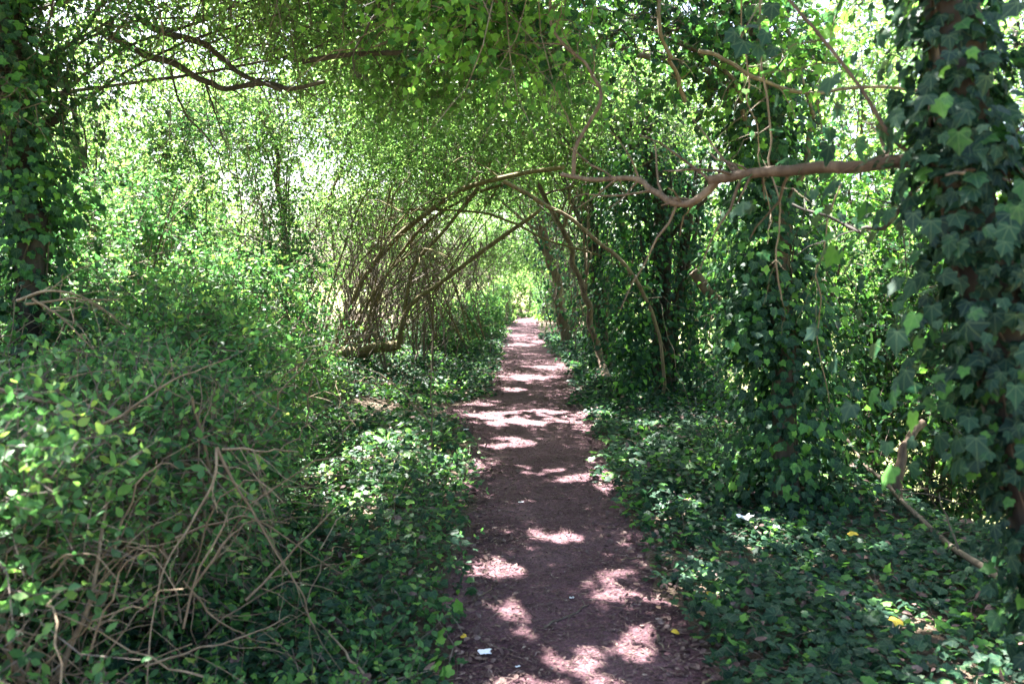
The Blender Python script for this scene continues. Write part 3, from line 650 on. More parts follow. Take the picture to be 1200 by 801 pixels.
vine('grey branch end reaching left high above the horizontal branch', PP((818,60,4.6),(845,67,4.6),(868,82,4.6),(905,100,4.7),(960,106,4.9),(1040,103,5.1),(1110,110,5.3)), .013, .010, name='branch', cat='branch', mat=M_BARK, leaves=24)
vine('pale sunlit limb slanting up into the leaves right of the tunnel crown', PP((803,120,5.0),(795,95,5.0),(785,70,5.0),(776,40,5.0),(770,-20,5.1)), .014, .012, leaves=30, name='branch', cat='branch', mat=M_CANE)
# leafy growth behind the right bank
shrub('ivy-hung bush filling the gap between the foreground trunk and the ivy column', (3.95,7.1), (1.0,1.0,1.6), 950, 90, leaf=.055, ln=.36, mat=M_IVY, kind='ivy', nl=7, tint=.5, name='bush', cat='bush', seed=101, opposite=False, stems=6, twig_mat=M_BARK)
shrub('low dark bush under the lip of the right bank near the fallen branch', (3.8,4.3), (.75,.9,.85), 480, 60, leaf=.055, ln=.34, mat=M_IVY, kind='ivy', nl=7, tint=.42, name='bush', cat='bush', seed=102, opposite=False, stems=5, twig_mat=M_BARK)
shrub('bright leafy bush behind the ivy column on the right', (3.4,8.2), (1.2,1.3,1.7), 800, 90, leaf=.065, ln=.4, mat=M_IVY, kind='ivyfar', nl=8, tint=.6, name='bush', cat='bush', seed=103, stems=5, twig_mat=M_BARK)
shrub('dense shaded bush right of the broad ivy clump', (4.2,11.5), (.8,1.0,.6), 160, 160, leaf=.06, ln=.42, mat=M_IVY, kind='ivyfar', nl=8, tint=.5, name='bush', cat='bush', seed=104, stems=6, twig_mat=M_DARK)
def back_tree(label, x, y, zc, rr, dens, seed, high=None, mat=M_CANOPY, tint=.55, leaf=.075, thr=.45, ln=.5, kind='small', r=.1, name='tree', nl=10, low=True):
    b = V3(x, y, float(height(x, y)) - .1)
    tree(label, [b, b + [.1,0,zc*.4], V3(x - .1, y, zc)], (r, r*.5), [((x, y, zc), rr), ((x + rng.uniform(-.6,.6), y - .3, zc - rr[2] * .8), (rr[0] * .85, rr[1] * .8, rr[2] * .7))], dens, name=name, leaf=leaf, ln=ln, nl=nl, mat=mat, tint=tint, seed=seed, n_limb=10, kind=kind, thr=thr, twigs=60, high=high, high_n=2000 if high else 0)
back_tree('bright green tree behind the foreground trunk, filling the top right corner', 4.0, 6.0, 3.6, (1.7,1.4,1.5), 480, 201, leaf=.07, thr=.52, kind='oval', nl=9)
back_tree('sunlit tree above the ivy column with white sky showing through', 3.6, 9.5, 4.6, (1.6,1.4,1.4), 330, 202, leaf=.07, thr=.52)
back_tree('tall thin-leaved tree standing down the slope right of the clump', 6.0, 13.0, 4.5, (2.2,2,2.2), 480, 203, leaf=.09)
back_tree('pale tree at the far right beyond the bank', 7.5, 9.0, 3.0, (2.2,2,2.4), 520, 204, leaf=.09)
back_tree('leafy tree behind the row of ivy trunks on the right', 4.8, 19.0, 3.6, (1.9,2.6,2.4), 800, 205, leaf=.1)
back_tree('tree closing the view behind the farthest trunks on the right', 4.3, 26.0, 3.4, (2.0,3,2.4), 700, 206, leaf=.12)
back_tree('bush-like tree low down the right slope seen under the horizontal branch', 5.0, 7.2, 1.0, (1.3,1.3,1.2), 600, 207, leaf=.065, kind='ivyfar', nl=8, mat=M_IVY, tint=.6)

# ============================== LEFT SIDE
# foreground thicket
shrub('nearest sprawling shrub at the bottom left corner with soft bright leaves', (-1.75,2.55), (.66,.62,.55), 420, 130, leaf=.05, ln=.27, tint=.5, nl=8, seed=301, stems=6)
shrub('tangled shrub with arching bare canes left of the verge', (-1.75,3.7), (.68,.85,.64), 460, 330, leaf=.052, ln=.26, tint=.52, seed=302, stems=8)
shrub('shrub of long pale canes at the left edge under the ivied trunk', (-2.75,3.6), (.9,.8,.72), 620, 190, leaf=.054, ln=.28, tint=.52, seed=303, stems=7)
shrub('leafy shrub mound left of the path, second back from the camera', (-2.3,5.2), (.85,.85,.78), 780, 150, leaf=.062, ln=.28, tint=.55, nl=8, seed=304, stems=6)
shrub('broad shrub behind the long pale canes at the left', (-3.7,5.4), (1.1,1.0,.95), 800, 130, leaf=.062, ln=.3, tint=.45, nl=8, seed=305, stems=6)
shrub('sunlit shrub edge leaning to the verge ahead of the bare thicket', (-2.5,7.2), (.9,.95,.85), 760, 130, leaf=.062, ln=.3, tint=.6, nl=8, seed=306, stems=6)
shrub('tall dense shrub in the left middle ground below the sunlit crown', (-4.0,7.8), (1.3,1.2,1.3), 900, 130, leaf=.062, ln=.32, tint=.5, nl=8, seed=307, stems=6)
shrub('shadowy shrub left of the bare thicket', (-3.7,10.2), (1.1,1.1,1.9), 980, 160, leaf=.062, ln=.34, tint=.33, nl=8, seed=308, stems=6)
shrub('high leafy shrub mass between the dark boughs and the bare thicket', (-5.0,10.2), (1.5,1.3,1.5), 720, 120, leaf=.07, ln=.36, tint=.5, nl=8, seed=312, stems=6)
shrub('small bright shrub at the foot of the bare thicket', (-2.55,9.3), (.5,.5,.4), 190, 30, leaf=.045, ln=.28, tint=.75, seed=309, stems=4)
shrub('rounded green bush on the left where the path narrows', (-1.15,17.5), (.75,1.3,.52), 420, 30, leaf=.07, ln=.36, tint=.45, seed=310, name='bush', cat='bush', kind='small')
shrub('low bush pinching the path from the left before the sunlit grass', (-.55,31.0), (.75,1.6,.7), 300, 20, leaf=.1, ln=.42, tint=.5, seed=313, name='bush', cat='bush', kind='small')
shrub('bush on the right of the path where the tunnel ends', (1.75,33.5), (.7,1.5,.9), 300, 20, leaf=.1, ln=.42, tint=.5, seed=314, name='bush', cat='bush', kind='small')
shrub('leafy bush closing the very end of the path', (.45,36.5), (1.5,.9,1.05), 560, 20, leaf=.11, ln=.45, mat=M_CANOPY, tint=.5, seed=315, name='bush', cat='bush', kind='small')
shrub('second green bush on the left farther down the path', (-1.0,23.0), (.7,1.6,.6), 340, 20, leaf=.09, ln=.4, tint=.5, seed=311, name='bush', cat='bush', kind='small')
# traced canes in the foreground tangle
def canes(label, lines, r, name='bramble', cat='cane', mat=None):
    root = empty(name, lines[0][-1], label, cat)
    for k, l in enumerate(lines):
        g = Geo(); limb(g, l, r * rng.uniform(.8, 1.2), r * .35, 26, 6, 0, rng.uniform(.2, .9), .22, .008, k + int(r * 9000), 0, 9); g.build('cane', mat or M_CANE, root)
canes('thick pale cane lying across the shrubs at the left edge', [PP((-40,440,2.9),(20,462,2.92),(60,470,2.95),(110,477,3.0),(150,494,3.05))], .011)
canes('straight thin cane slanting up to the right above the tangle', [PP((100,506,2.9),(140,487,2.95),(180,460,3.0),(225,436,3.1),(268,420,3.2))], .006)
canes('forked brown cane arching down the middle of the tangle', [PP((254,524,2.9),(251,560,2.85),(225,610,2.8),(196,660,2.7),(180,720,2.6),(172,801,2.5)), PP((254,524,2.9),(275,570,2.9),(310,620,2.9),(350,690,2.9),(365,730,2.9)), PP((260,526,2.95),(300,527,3),(350,529,3.1))], .006)
canes('reddish cane crossing the tangle up towards the verge', [PP((288,703,2.9),(330,660,3.0),(370,618,3.1),(400,588,3.2)), PP((205,630,2.9),(250,612,2.95),(300,607,3.0),(350,640,3.1),(400,672,3.2))], .005)
canes('low canes fanning right from the foot of the tangle', [PP((225,690,2.75),(260,640,2.8),(290,612,2.9),(340,612,3.0)), PP((170,780,2.6),(230,760,2.7),(300,740,2.8),(340,720,2.9)), PP((215,680,2.7),(250,720,2.75),(290,745,2.8),(330,755,2.9))], .0045)
canes('bundle of grey canes bent over the left shrubs', [PP((40,572//1,3.4),(70,540,3.4),(120,505,3.5),(170,497,3.6),(205,515,3.7)), PP((20,352,3.6),(60,342,3.6),(105,352,3.7),(150,385,3.8)), PP((30,356,3.5),(90,350,3.6),(140,351,3.7)), PP((38,350,3.5),(75,375,3.5),(110,410,3.5))], .008)
# bent bare sapling by the verge
g1 = on_ground(G(507,534)); y1 = g1[1]
root = empty('bare_sapling', g1, 'bent leafless sapling standing alone in the ivy left of the path', 'sapling')
g = Geo(); limb(g, [g1] + PP((506,500,y1),(505,465,y1+.02),(505,422,y1+.05)), .010, .005, 20, 6, 0, .7, .15, .01); g.build('stem', M_CANE, root)
g = Geo(); limb(g, PP((505,497,y1),(488,478,y1-.05),(468,458,y1-.1),(442,437,y1-.15),(418,428,y1-.2)), .009, .005, 20, 6, 0, .8, .15, .02); g.build('branch', M_CANE, root)
g = Geo(); limb(g, PP((486,476,y1-.05),(492,455,y1),(497,438,y1)), .004, .002, 10, 5, 0, .6, .15, .01); g.build('branch', M_CANE, root)
# leaning multi-stem tree arching over the path
lb = on_ground(G(380,436)); y2 = lb[1]
s1 = [lb] + PP((385,420,y2),(402,378,y2-.3),(427,323,y2-.8),(470,275,y2-1.4),(536,226,y2-2.2),(603,206,y2-3),(660,196,y2-3.8))
LEAN = []
for k in range(15):
    bx = rng.uniform(368, 470); ex = bx + rng.uniform(40, 190); ey = rng.uniform(190, 300); dy = rng.uniform(-.6, .8); tx = bx + (ex - bx) * rng.uniform(.2, .55)
    LEAN.append((PP((bx, 430 - (bx - 380) * .22, y2 + dy), (tx, 350 + rng.uniform(-20, 25), y2 + dy - .6), (ex, ey, y2 + dy - 1.8), (ex + rng.uniform(10, 70), ey - rng.uniform(-15, 40), y2 + dy - 2.4)), rng.uniform(.010, .022), .005))
for k in range(9):
    bx = rng.uniform(500, 570); ex = bx - rng.uniform(30, 130); ey = rng.uniform(200, 290); dy = rng.uniform(-.5, 1.5)
    LEAN.append((PP((bx, 398, y2 + dy), ((bx + ex) / 2 + rng.uniform(-12, 25), 320 + rng.uniform(-20, 20), y2 + dy - .4), (ex, ey, y2 + dy - 1.2)), rng.uniform(.009, .018), .004))
lt = tree('mossy tree with several stems leaning right to arch over the path', s1, (.062,.028), [((-1.6,12.2,4.0),(1.7,1.6,.8)), ((-.2,11.8,4.1),(1.2,1.3,.6)), ((-2.1,13.2,2.9),(1.0,1.2,.7)), ((-.9,12.0,3.3),(1.0,.9,.5))], 760, name='leaning_tree', leaf=.06, ln=.42, tint=.45, seed=61, n_limb=10, bark=M_MOSS, droop=.35, twigs=120, wob=.03, high=[((-1.6,13.5,5.6),(2.0,2.2,.6)),((-2.2,17.0,5.6),(2.2,2.6,.6))], high_n=2300,
     branches=LEAN + [(PP((383,428,y2),(412,392,y2-.4),(441,340,y2-.8),(490,272,y2-1.3),(545,232,y2-1.8),(598,214,y2-2.2)),.036,.02),
               (PP((466,408,y2-.9),(478,362,y2-1.2),(520,328,y2-1.6),(568,292,y2-2),(602,269,y2-2.3),(632,247,y2-2.6)),.04,.028),
               (PP((470,402,y2-.9),(477,345,y2-1.2),(486,310,y2-1.4),(520,272,y2-1.8),(558,222,y2-2.1),(575,190,y2-2.3)),.034,.02),
               (PP((470,245,y2-1.5),(545,247,y2-2),(590,256,y2-2.3),(640,281,y2-2.6),(700,298,y2-2.8)),.02,.015),
               (PP((330,330,y2+.4),(372,262,y2),(395,210,y2-.3),(420,150,y2-.4)),.03,.02)])
g = Geo(); n = 420
s = np.array([P(rng.uniform(385, 690), rng.uniform(185, 320), rng.uniform(9.5, 16)) for _ in range(n)]); d = rdir(n) * .55; d[:, 2] = -np.abs(d[:, 2]) * .6 - rng.uniform(.1, 1.1, n)
bare(g, s, s + d * rng.uniform(.5, 1.5, (n, 1)), rng.uniform(-.15, .25, n), .0055, .002, 9, .16, 3)
n = 70; s = np.array([P(rng.uniform(360, 480), rng.uniform(330, 430), rng.uniform(12.5, 16)) for _ in range(n)]); e = np.array([P(rng.uniform(400, 620), rng.uniform(190, 300), rng.uniform(11, 15)) for _ in range(n)])
bare(g, s, e, rng.uniform(0, .45, n), .009, .003, 11, .07, 4)
g.build('twig_tangle', M_TWIG, lt)['kind'] = 'stuff'
vine('thick mossy log lying against the foot of the leaning tree', PP((372,432,y2-.5),(395,416,y2-.6),(430,410,y2-.7),(468,404,y2-.8)), .10, .085, name='fallen_log', cat='log', mat=M_MOSS, sides=12, wob=.03)
# bare thicket stems behind and around the leaning tree
spots = [(-2.6,13.4,'bare thicket of thin grey stems left of the path under the arching stems'),(-3.9,13.0,'bare brown thicket behind the log'),(-2.2,16.0,'tangled leafless shrub between the leaning tree and the path'),
         (-3.3,17.8,'sparse bare thicket in the light gap beyond the leaning tree'),(-1.7,20.0,'far tangle of bare stems on the left of the narrowing path'),(-2.4,24.5,'hazy mass of bare stems at the far left of the tunnel'),(-1.35,14.6,'grey twig curtain drooping beside the path past the mossy arch'),(-1.2,27.5,'thin grey stems crowding the path at the end of the tunnel'),(1.55,17.0,'bare grey stems between the ivy trunks on the right'),(1.35,22.5,'sparse twiggy shrub at the right foot of the pale-based trunk'),(1.5,26.5,'twiggy mass right of the path near the tunnel end')]
for k, (x, y, lab) in enumerate(spots):
    b = on_ground((x, y)); root = empty('bare_shrub', b, lab, 'shrub', None)
    n = 58
    for j in range(7):
        g = Geo(); a = b + V3(rng.normal(0,.4), rng.normal(0,.5), -.05); e = a + V3(rng.normal(.35,.5), rng.normal(-.2,.5), rng.uniform(2.0,3.2)); e[0] = a[0] + (e[0] - a[0]) * (1 if x < 0 else -1); m = (a + e) / 2 + V3(rng.normal(-.15,.2), 0, .2)
        if in_tunnel(smooth_line([a, m, e], 14), -.05).any(): continue
        limb(g, [a, m, e], rng.uniform(.014,.03), .007, 20, 6, 0, rng.uniform(0,1), .15, .08, k * 9 + j); g.build('stem', M_BARK, root)
    g = Geo(); s = b + np.stack([rng.normal(0,.75,n), rng.normal(0,.8,n), rng.uniform(0,1.2,n)], -1); e = s + np.stack([rng.normal(.15,.55,n), rng.normal(0,.5,n), rng.uniform(.6,2.4,n)], -1)
    bare(g, s, e, rng.uniform(-.1,.3,n), .009, .003, 11, .2, 4)
    s = b + np.stack([rng.normal(-.45*np.sign(x),.8,n), rng.normal(0,.8,n), rng.uniform(2.2,3.4,n)], -1); e = s + np.stack([rng.normal(.1,.5,n), rng.normal(0,.5,n), -rng.uniform(.5,1.9,n)], -1)
    bare(g, s, e, rng.uniform(-.1,.2,n), .006, .002, 10, .16, 3)
    g.build('stem_tangle', M_TWIG, root)['kind'] = 'stuff'
    g = Geo(); p, d = blob_points([((x, y, 1.7), (1.0,.9,1.5))], 90, .45, 1.2, k + 500)
    sprigs(g, p, d + [0,0,.3], rng.uniform(.25,.5,len(p)), 8, .055, 'small', 0, 1, rng.uniform(.3,.7,len(p)))
    g.build('foliage', [M_CANOPY, M_TWIG], root)
# left trees
t0 = [V3(-3.25,5.0,-.1)] + PP((38,330,5.0),(30,220,5.0),(16,120,5.05),(8,20,5.1),(-10,-120,5.2))
tree('dark ivied trunk rising at the left edge behind the pale canes', t0, (.085,.065), [((-3.4,4.9,3.3),(1.2,1.0,.9))], 420, name='ivy_tree', leaf=.045, ln=.32, tint=.4, high=[((-3.2,4.5,4.4),(1.4,1.1,.4)),((-2.4,3.4,3.9),(1.0,.8,.3))], high_n=520, seed=71, n_limb=6, bark=M_DARK, strands=3, mat=M_SHRUB, kind='oval',  # high blobs are added above the view to shade the near left shrubs
     ivy=[dict(line=t0, r=(.1,.09), dens=1250, size=.055, spread=.16, tint=.5, thr=.2)])
t1 = [V3(-4.6,6.6,0), V3(-4.5,6.5,1.6), V3(-4.2,6.3,2.8), V3(-3.8,6.1,3.5), V3(-3.4,6.0,4.3)]
ub = [PP((125,38,6.0),(170,64,6.0),(205,73,6.0),(236,93,6.0),(262,104,6.0),(312,99,5.95),(340,104,5.9),(380,96,5.8)),
      PP((168,24,6.1),(186,37,6.1),(236,52,6.0),(262,70,6.0),(284,88,5.9),(330,106,5.8)),
      PP((355,72,5.6),(410,64,5.5),(465,63,5.4),(502,65,5.3),(530,72,5.2),(548,54,5.2),(560,20,5.1)),
      PP((508,-10,5.0),(518,20,5.0),(526,45,5.0),(537,66,5.0)), PP((445,-20,4.8),(442,15,4.8),(420,50,4.8),(414,76,4.8),(420,92,4.8)), PP((65,-20,5),(62,10,5),(48,45,5),(40,75,5)), PP((200,80,6),(215,130,6),(250,170,6),(262,205,6)), PP((240,95,6),(252,130,6),(262,165,5.9)), PP((135,20,6),(120,45,6),(105,80,6))]
tree('tree with dark forking boughs spread across the upper left', t1, (.11,.036), [((-2.9,6.2,4.2),(1.9,1.5,.9)), ((-1.2,5.6,3.85),(1.4,1.2,.6)), ((-2.2,7.6,4.0),(1.6,1.2,.9))], 1250, name='tree', leaf=.05, ln=.38, tint=.6, high=[((-2.4,6.6,5.6),(2.0,1.6,.6)),((-1.0,5.9,5.0),(1.5,1.5,.5)),((-1.8,4.9,5.0),(1.5,1.1,.5))], high_n=2300, seed=81, n_limb=12, bark=M_DARK,  # high blobs sit out of view, put in to keep the path shaded
     branches=[(b, .029 if k < 2 else (.018 if k == 2 else .009), .014 if k < 2 else (.014 if k == 2 else .004)) for k, b in enumerate(ub)], twigs=140, droop=.3)
back_tree('light green tree behind the dark boughs at the upper left', -4.8, 9.0, 3.9, (1.9,1.7,1.5), 480, 401, thr=.55, leaf=.065, kind='small', tint=.6, r=.055)
back_tree('tree on the left whose crown meets the arch above the bare thicket', -3.6, 12.4, 4.5, (1.9,1.6,1.1), 850, 402, [((-2.6,10.4,6.0),(2.2,2.2,.6)),((-1.2,9.4,5.8),(1.6,2.0,.5))], leaf=.06, tint=.5, r=.055)
back_tree('thin bright tree in the white gap at the left', -6.0, 12.5, 3.6, (1.9,2,2.2), 380, 403, thr=.56, leaf=.07, tint=.6, r=.055)
back_tree('distant tree glimpsed between the bare stems on the left', -6.2, 18.5, 2.8, (2.2,2.4,2.4), 600, 404, leaf=.09, mat=M_FAR)
back_tree('tree beyond the leaning tree on the left of the tunnel', -3.6, 20.5, 4.2, (1.8,2.2,1.2), 520, 405, [((-2.4,21.5,5.6),(2.2,3.0,.6))], leaf=.09)
back_tree('far tree where the left side of the tunnel ends', -3.0, 27.0, 3.6, (1.7,2.6,2.0), 600, 406, [((-1.2,26.5,5.2),(2.2,3.0,.6)),((-1.4,32.0,5.2),(2.2,3.2,.6))], leaf=.11)
back_tree('pale shrubby tree at the far left edge behind the shrubs', -6.6, 8.0, 2.6, (1.6,1.5,1.8), 360, 407, thr=.55, leaf=.06, tint=.55)
# overhead: ivy-laden boughs roofing the path
def bough(label, pl, r0, blobs, dens, seed, leaf=.055, mat=M_IVY, kind='ivy', tint=.5, nl=8, ln=.36, thr=.42):
    dens = int(dens * DEN_BOUGH); root = empty('bough', pl[0], label, 'bough'); g = Geo(); limb(g, pl, r0, r0 * .4, 30, 8, 0, .5, .15, .08, seed); g.build('branch', M_BARK, root)
    g = Geo(); p, d = blob_points(blobs, dens, thr, 1.2, seed)
    tn = np.clip(tint + (fbm(p, .9, seed + 3, 2) - .5) * .6, 0, 1)
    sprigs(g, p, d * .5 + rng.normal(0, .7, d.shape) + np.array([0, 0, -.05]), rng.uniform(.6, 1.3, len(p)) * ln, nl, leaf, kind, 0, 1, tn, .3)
    q = rng.choice(len(p), min(len(p), 60)); dd = rdir(len(q)); dd[:, 2] -= .5
    bare(g, p[q], p[q] + dd * .9, rng.uniform(-.2, .2, len(q)), .005, .002, 8, .14, 3, 1)
    g.build('foliage', [mat, M_TWIG], root); return root
bough('dark ivy-laden bough hanging over the path at the top centre', [V3(1.9,4.6,3.2),V3(1.1,4.5,3.3),V3(.3,4.4,3.25),V3(-.5,4.3,3.3)], .03, [((.5,4.6,3.2),(1.0,.8,.42)), ((1.2,5.0,3.1),(.7,.7,.5)), ((-.3,4.9,3.35),(.7,.6,.35)), ((.5,3.5,3.95),(1.2,1.1,.35)), ((-.5,4.0,4.0),(.9,.9,.35))], 700, 601, leaf=.064, tint=.62, thr=.46);  # upper leaf mass above the view is added to shade the foreground trunk
bough('ivy bough over the tunnel mouth behind the twisting vine', [V3(2.2,7.6,3.4),V3(1.2,7.5,3.7),V3(.2,7.4,3.7),V3(-.9,7.3,3.8)], .035, [((.3,7.6,3.6),(1.3,1.0,.55)), ((-.8,7.6,3.7),(1.0,1.0,.45))], 480, 602, leaf=.07, tint=.55, mat=M_CANOPY, thr=.45, kind='ivyfar')
bough('light leafy bough arching above the path beyond the tunnel mouth', [V3(2.0,9.6,4.2),V3(1.0,9.6,4.4),V3(-.2,9.5,4.4),V3(-1.4,9.5,4.2)], .035, [((.2,9.6,4.3),(1.8,1.2,.6)), ((-1.4,9.6,4.1),(1.1,1.1,.6))], 650, 603, leaf=.06, mat=M_CANOPY, kind='small', tint=.5, ln=.42, nl=10)
bough('high leafy bough crossing the top left of the path', [V3(-2.6,5.0,3.9),V3(-1.4,4.7,4.0),V3(-.4,4.6,3.95)], .028, [((-1.5,4.8,3.9),(1.3,1.0,.5))], 420, 604, leaf=.045, mat=M_CANOPY, kind='small', tint=.6, nl=10)
bough('uppermost sunlit bough over the tunnel', [V3(-1.6,7.2,5.2),V3(0,7.0,5.3),V3(1.6,7.2,5.2)], .03, [((-.2,7.2,5.2),(1.9,1.3,.5)), ((1.4,8.0,5.0),(1.2,1.2,.6))], 600, 605, leaf=.06, mat=M_CANOPY, kind='small', tint=.6, nl=10)
bough('leafy bough over the path where the ivy trunks begin', [V3(1.4,12.6,4.4),V3(.2,12.8,4.6),V3(-1.4,13.0,4.5)], .03, [((-.3,13.0,4.6),(1.7,2.0,.5))], 420, 607, leaf=.08, mat=M_CANOPY, kind='small', tint=.5, nl=9, ln=.45)
bough('shady bough closing the roof far down the tunnel', [V3(1.6,16.0,3.9),V3(.4,16,4.1),V3(-1.2,16,4.0)], .03, [((.2,16.5,4.1),(1.7,2.2,.6))], 420, 606, leaf=.09, mat=M_CANOPY, kind='small', tint=.45, nl=9, ln=.5)
bough('unseen ivy bough added overhead to shade the foreground trunk', [V3(1.5,2.7,3.7),V3(1.0,3.1,4.1),V3(.2,3.7,4.3)], .025, [((.55,3.3,4.1),(1.0,.9,.4))], 330, 608, leaf=.075, tint=.45)  # out of view, added only to keep sun off the foreground trunk
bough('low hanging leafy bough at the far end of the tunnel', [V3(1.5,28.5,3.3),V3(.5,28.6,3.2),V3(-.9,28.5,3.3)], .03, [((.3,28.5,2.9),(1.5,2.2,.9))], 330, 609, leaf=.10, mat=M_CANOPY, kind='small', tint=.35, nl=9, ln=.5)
# small hanging cluster close to the lens
root = empty('ivy_sprig', P(885,-10,2.6), 'small dark ivy sprig dangling against the bright gap at the top right', 'ivy sprig')
g = Geo(); L = limb(g, PP((905,-30,2.6),(893,0,2.6),(880,22,2.6),(868,45,2.6)), .003, .0015, 12, 5); g.build('stem', M_TWIG, root)
g = Geo(); p = np.array(PP((905,5,2.6),(893,18,2.62),(875,30,2.6),(862,38,2.6),(898,38,2.58),(888,52,2.6),(872,48,2.6),(907,55,2.6),(880,8,2.6)))
put_leaves(g, p, np.array([0,0,-1]) + rng.normal(0,.5,(9,3)), np.array([0,-1,.3]) + rng.normal(0,.4,(9,3)), rng.uniform(.045,.065,9), 'ivy', 0, rng.uniform(.1,.4,9), False, False); g.build('foliage', [M_IVY], root)
# hedge of trees closing the far end
for k, (x, y, lab) in enumerate([(-9,52,'far hedge tree at the left end of the field'),(-2.5,46,'far hedge tree behind the left rim of the tunnel'),(1.2,47,'bright far tree closing the end of the path'),(5.5,46,'far hedge tree behind the right row of trunks'),(13,50,'far hedge tree right of the ivy rows'),(-17,40,'far hedge tree seen through the left thicket'),(-13,28,'hedge tree beyond the pale left gap'),(12,24,'hedge tree across the slope on the right'),(11,15,'sunlit hedge tree under the horizontal branch in the right gap'),(-11,17,'sunlit hedge tree behind the left shrubs'),(15,36,'distant hedge tree right of the slope')]):
    b = on_ground((x, y)); tree(lab, [b, b + [0,0,1.5], b + [.2,0,3.2]], (.2,.1), [(b + [0,0,2.0], (3.2,2.4,2.3)), (b + [.8,0,4.2], (2.2,1.8,1.6))], 620, name='hedge_tree', leaf=.16, ln=.8, nl=9, mat=M_FAR, tint=.5, seed=700 + k, n_limb=6, thr=.36)

# ============================== SMALL THINGS ON THE GROUND
def flat_leaf(label, px, py, size, mat, name='fallen_leaf', group=None, kind='oval', cat='leaf', up=.03, yaw=None):
    p = on_ground(G(px, py)) + [0,0,up]; g = Geo(); a = rng.uniform(0, 6.28) if yaw is None else yaw
    V, F = SH[kind]; n = np.array([rng.normal(0,.25), -.25, 1]); n = n / np.linalg.norm(n); ax = np.array([math.cos(a), math.sin(a), 0]); ax -= n * ax.dot(n); ax /= np.linalg.norm(ax); x = np.cross(ax, n)
    W = p + size * (V[:,0:1] * 1.4 * x + V[:,1:2] * ax + V[:,2:3] * 2 * n); g.add(W, F, 0, .5)
    g.add(W - n * .0012, F[:, ::-1], 0, .5)
    return tag(g.build(name, mat), label, cat, group)
flat_leaf('yellow fallen leaf on the dirt at the right edge of the path', 786, 738, .05, M_YELLOW, yaw=.1)
flat_leaf('yellow fallen leaf at the left path edge by the paper scrap', 547, 745, .04, M_YELLOW, yaw=2.6)
flat_leaf('yellow leaf lying on the ivy in the right foreground', 833, 707, .045, M_YELLOW, kind='ivy', up=.09)
flat_leaf('yellow leaf on the ivy right of the white scraps', 1000, 648, .05, M_YELLOW, kind='ivy', up=.12)
flat_leaf('yellow leaf low on the ivy near the ivy column', 876, 585, .045, M_YELLOW, up=.1)
flat_leaf('pale yellow leaf caught in the ivy at the lower right', 1050, 752, .05, M_YELLOW, kind='ivy', up=.1)
flat_leaf('yellow leaf stuck in the canes of the left tangle', 232, 625, .03, M_YELLOW, up=.15)
flat_leaf('brown leaf on the dirt beside the yellow leaf on the right', 774, 712, .035, M_TAN)
flat_leaf('pinkish dead leaf lying in front of the right ivy', 825, 725, .06, M_TAN, up=.04)
def scrap(label, px, py, a, b, up=.02, yaw=0, crumple=.3):
    c = on_ground(G(px, py)) + [0,0,up]; g = Geo(); nx, ny_ = 9, 6
    X, Y_ = np.meshgrid(np.linspace(-1,1,nx), np.linspace(-1,1,ny_)); rr = np.stack([X, Y_], -1).reshape(-1,2)
    ed = 1 - .75 * fbm(rr + px, 1.9, px, 2) * sstep(.3, 1, np.linalg.norm(rr, axis=1)); q = rr * ed[:,None] * [a, b]
    z = (fbm(rr + py, 1.6, py, 2) - .3) * crumple * a
    cx, sx = math.cos(yaw), math.sin(yaw); V = np.stack([c[0] + q[:,0]*cx - q[:,1]*sx, c[1] + q[:,0]*sx + q[:,1]*cx, c[2] + z], -1)
    i = np.arange(ny_-1)[:,None]*nx + np.arange(nx-1)[None]; F = np.stack([i,i+1,i+nx+1,i+nx],-1).reshape(-1,4); m = len(V)
    g.add(V, F, 0, .5); g.add(V - [0,0,.002], F[:, ::-1], 0, .5)
    return tag(g.build('paper_scrap', M_PAPER), label, 'litter')
scrap('torn white paper scrap on the dirt at the lower left of the path', 567, 760, .046, .03, .02, .1)
scrap('sliver of white paper right of the torn scrap', 607, 775, .017, .006, .015, .5)
scrap('small curved white scrap in the middle of the path', 610, 586, .028, .012, .015, .2)
scrap('faint grey-white scrap pressed into the middle of the path', 670, 696, .016, .014, .012)
scrap('crumpled white tissue on the ivy of the right bank', 873, 622, .06, .05, .12, .4, .9)
scrap('curled white scrap on the ivy just right of the tissue', 909, 636, .035, .03, .12, -.3, 1.2)
scrap('small white scrap on the ivy at the far right edge of the path', 788, 534, .07, .04, .1, .2, .5)
scrap('white scrap at the left rim of the path by the side track', 545, 507, .05, .03, .05, .2, .5)
scrap('white scrap in the thicket beside the log', 458, 416, .13, .1, .2, .2, .7)
def gpt(px, py): q = G(px, py); return (q[0], q[1])
stick('forked dark twig lying across the path in the foreground', [gpt(637,730),gpt(655,722),gpt(672,714),gpt(690,704)], .006, forks=[[gpt(672,714),gpt(664,728)],[gpt(686,707),gpt(682,699)]])
stick('curved dark stick at the left of the path by the yellow leaf', [gpt(560,735),gpt(565,745),gpt(580,752),gpt(600,756)], .005)
stick('short thick stick on the right of the path near the yellow leaf', [gpt(771,738),gpt(775,750),gpt(777,762)], .009, mat=M_BARK)
stick('thin stick lying at the right path edge pointing into the ivy', [gpt(728,652),gpt(745,650),gpt(768,645)], .005, mat=M_CANE)
stick('long thin twig on the dirt at the lower right', [gpt(800,742),gpt(815,755),gpt(838,772)], .004)
stick('pale stub of wood poking in at the bottom right of the path', [gpt(822,801),gpt(832,792),gpt(840,786)], .009, mat=M_CANE)
stick('bare twig lying at the left path edge in a sun fleck', [gpt(556,700),gpt(570,690),gpt(579,680)], .004, mat=M_CANE)
stick('thin pale stick slanting up from the left verge', [(*gpt(436,598),.03),(*gpt(452,580),.1),(*gpt(467,556),.16)], .005, mat=M_CANE)
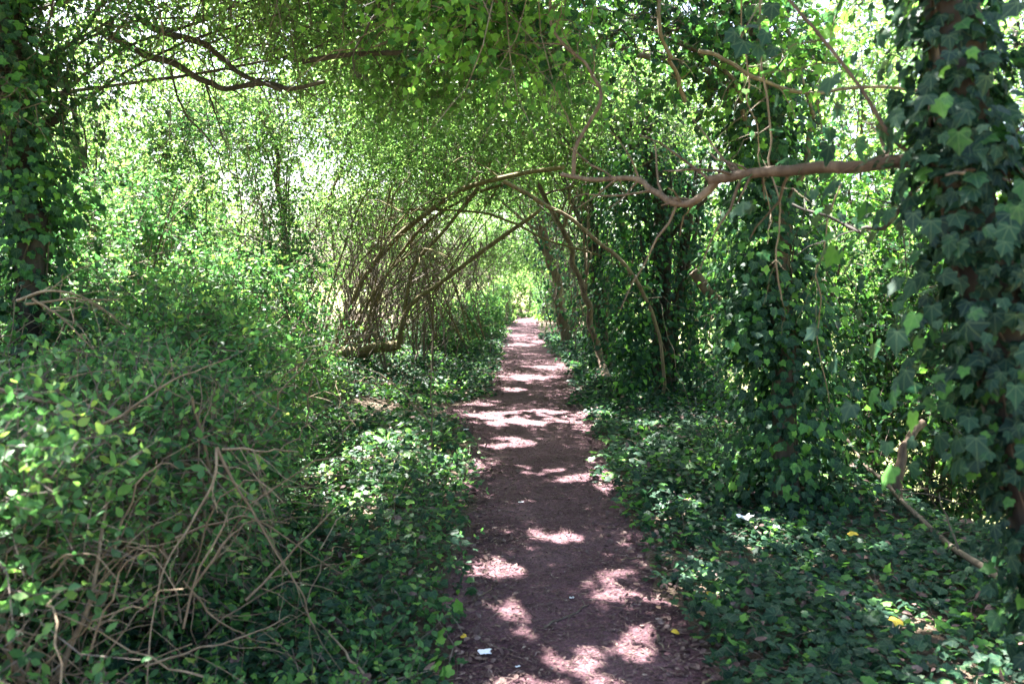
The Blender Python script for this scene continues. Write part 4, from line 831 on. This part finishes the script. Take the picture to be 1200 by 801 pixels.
stick('bent grey twig on the ivy left of the path', [(*gpt(462,615),.06),(*gpt(465,602),.1),(*gpt(482,580),.13)], .005, mat=M_CANE)
stick('pale forked stick at the bottom edge left of the path', [(*gpt(430,801),.05),(*gpt(405,788),.1),(*gpt(384,772),.14)], .007, mat=M_CANE)
stick('small dark twig in the middle of the path beyond the white scrap', [gpt(608,627),gpt(622,626),gpt(640,628)], .004)

GROUPS = {'ivy_tree': 'ivy-covered trunks in the wood', 'tree': 'leafy trees either side of the path', 'shrub': 'shrubs along the left of the path', 'bush': 'bushes beside the path',
          'bare_shrub': 'bare twiggy thickets along the tunnel', 'hedge_tree': 'hedge trees beyond the wood', 'bough': 'leafy boughs roofing the path', 'vine': 'vines hanging by the path',
          'bramble': 'canes in the left tangle', 'stick': 'dead sticks on the ground', 'fallen_leaf': 'fallen leaves', 'paper_scrap': 'white paper scraps', 'branch': 'loose branches at the right', 'leaning_tree': 'leaning trees over the path'}
for o in S.objects:
    if o.parent is None and 'category' in o and 'group' not in o:
        k = o.name.split('.')[0]
        if k in GROUPS: o['group'] = GROUPS[k]
# ------------------------------------------------------------------ camera, sun, sky, render settings
cam = bpy.data.cameras.new('camera'); co = bpy.data.objects.new('camera', cam); COL.objects.link(co)
co.location = (0, 0, CAM_H); co.rotation_euler = (R(90) - PITCH, 0, 0)
cam.sensor_width = 36; cam.lens = 28; cam.clip_end = 3000; cam.clip_start = .05
cam.dof.use_dof = True; cam.dof.focus_distance = 8.0; cam.dof.aperture_fstop = 2.9
S.camera = co
sl = bpy.data.lights.new('sun', 'SUN'); sl.energy = 5.0; sl.angle = R(.5); sl.color = (1, .955, .90)
so = bpy.data.objects.new('sun', sl); COL.objects.link(so); so.location = (-20, 25, 40)
so.rotation_euler = Vector((-SUN[0], -SUN[1], -SUN[2])).to_track_quat('-Z', 'Y').to_euler()
W = bpy.data.worlds.new('World'); S.world = W; W.use_nodes = True
nt = W.node_tree; bg = nt.nodes['Background']
sk = nt.nodes.new('ShaderNodeTexSky'); sk.sky_type = 'NISHITA'; sk.sun_disc = False; sk.sun_elevation = SUN_EL; sk.sun_rotation = math.atan2(SUN_AZ[0], SUN_AZ[1])
sk.dust_density = 4.0; sk.air_density = 1.0
nt.links.new(sk.outputs[0], bg.inputs['Color']); bg.inputs['Strength'].default_value = .05
S.view_settings.view_transform = 'Standard'; S.view_settings.look = 'None'; S.view_settings.gamma = 1; S.view_settings.use_curve_mapping = False
S.view_settings.exposure = 4.15
c = S.cycles; c.max_bounces = 7; c.diffuse_bounces = 5; c.glossy_bounces = 2; c.transmission_bounces = 5; c.transparent_max_bounces = 4
c.caustics_reflective = False; c.caustics_refractive = False; c.sample_clamp_indirect = 6
c.use_denoising = True
try: c.denoiser = 'OPENIMAGEDENOISE'
except Exception: pass
S.render.use_persistent_data = False
print('POLYS', sum(len(o.data.polygons) for o in S.objects if o.type == 'MESH'), len(bytes(1)))
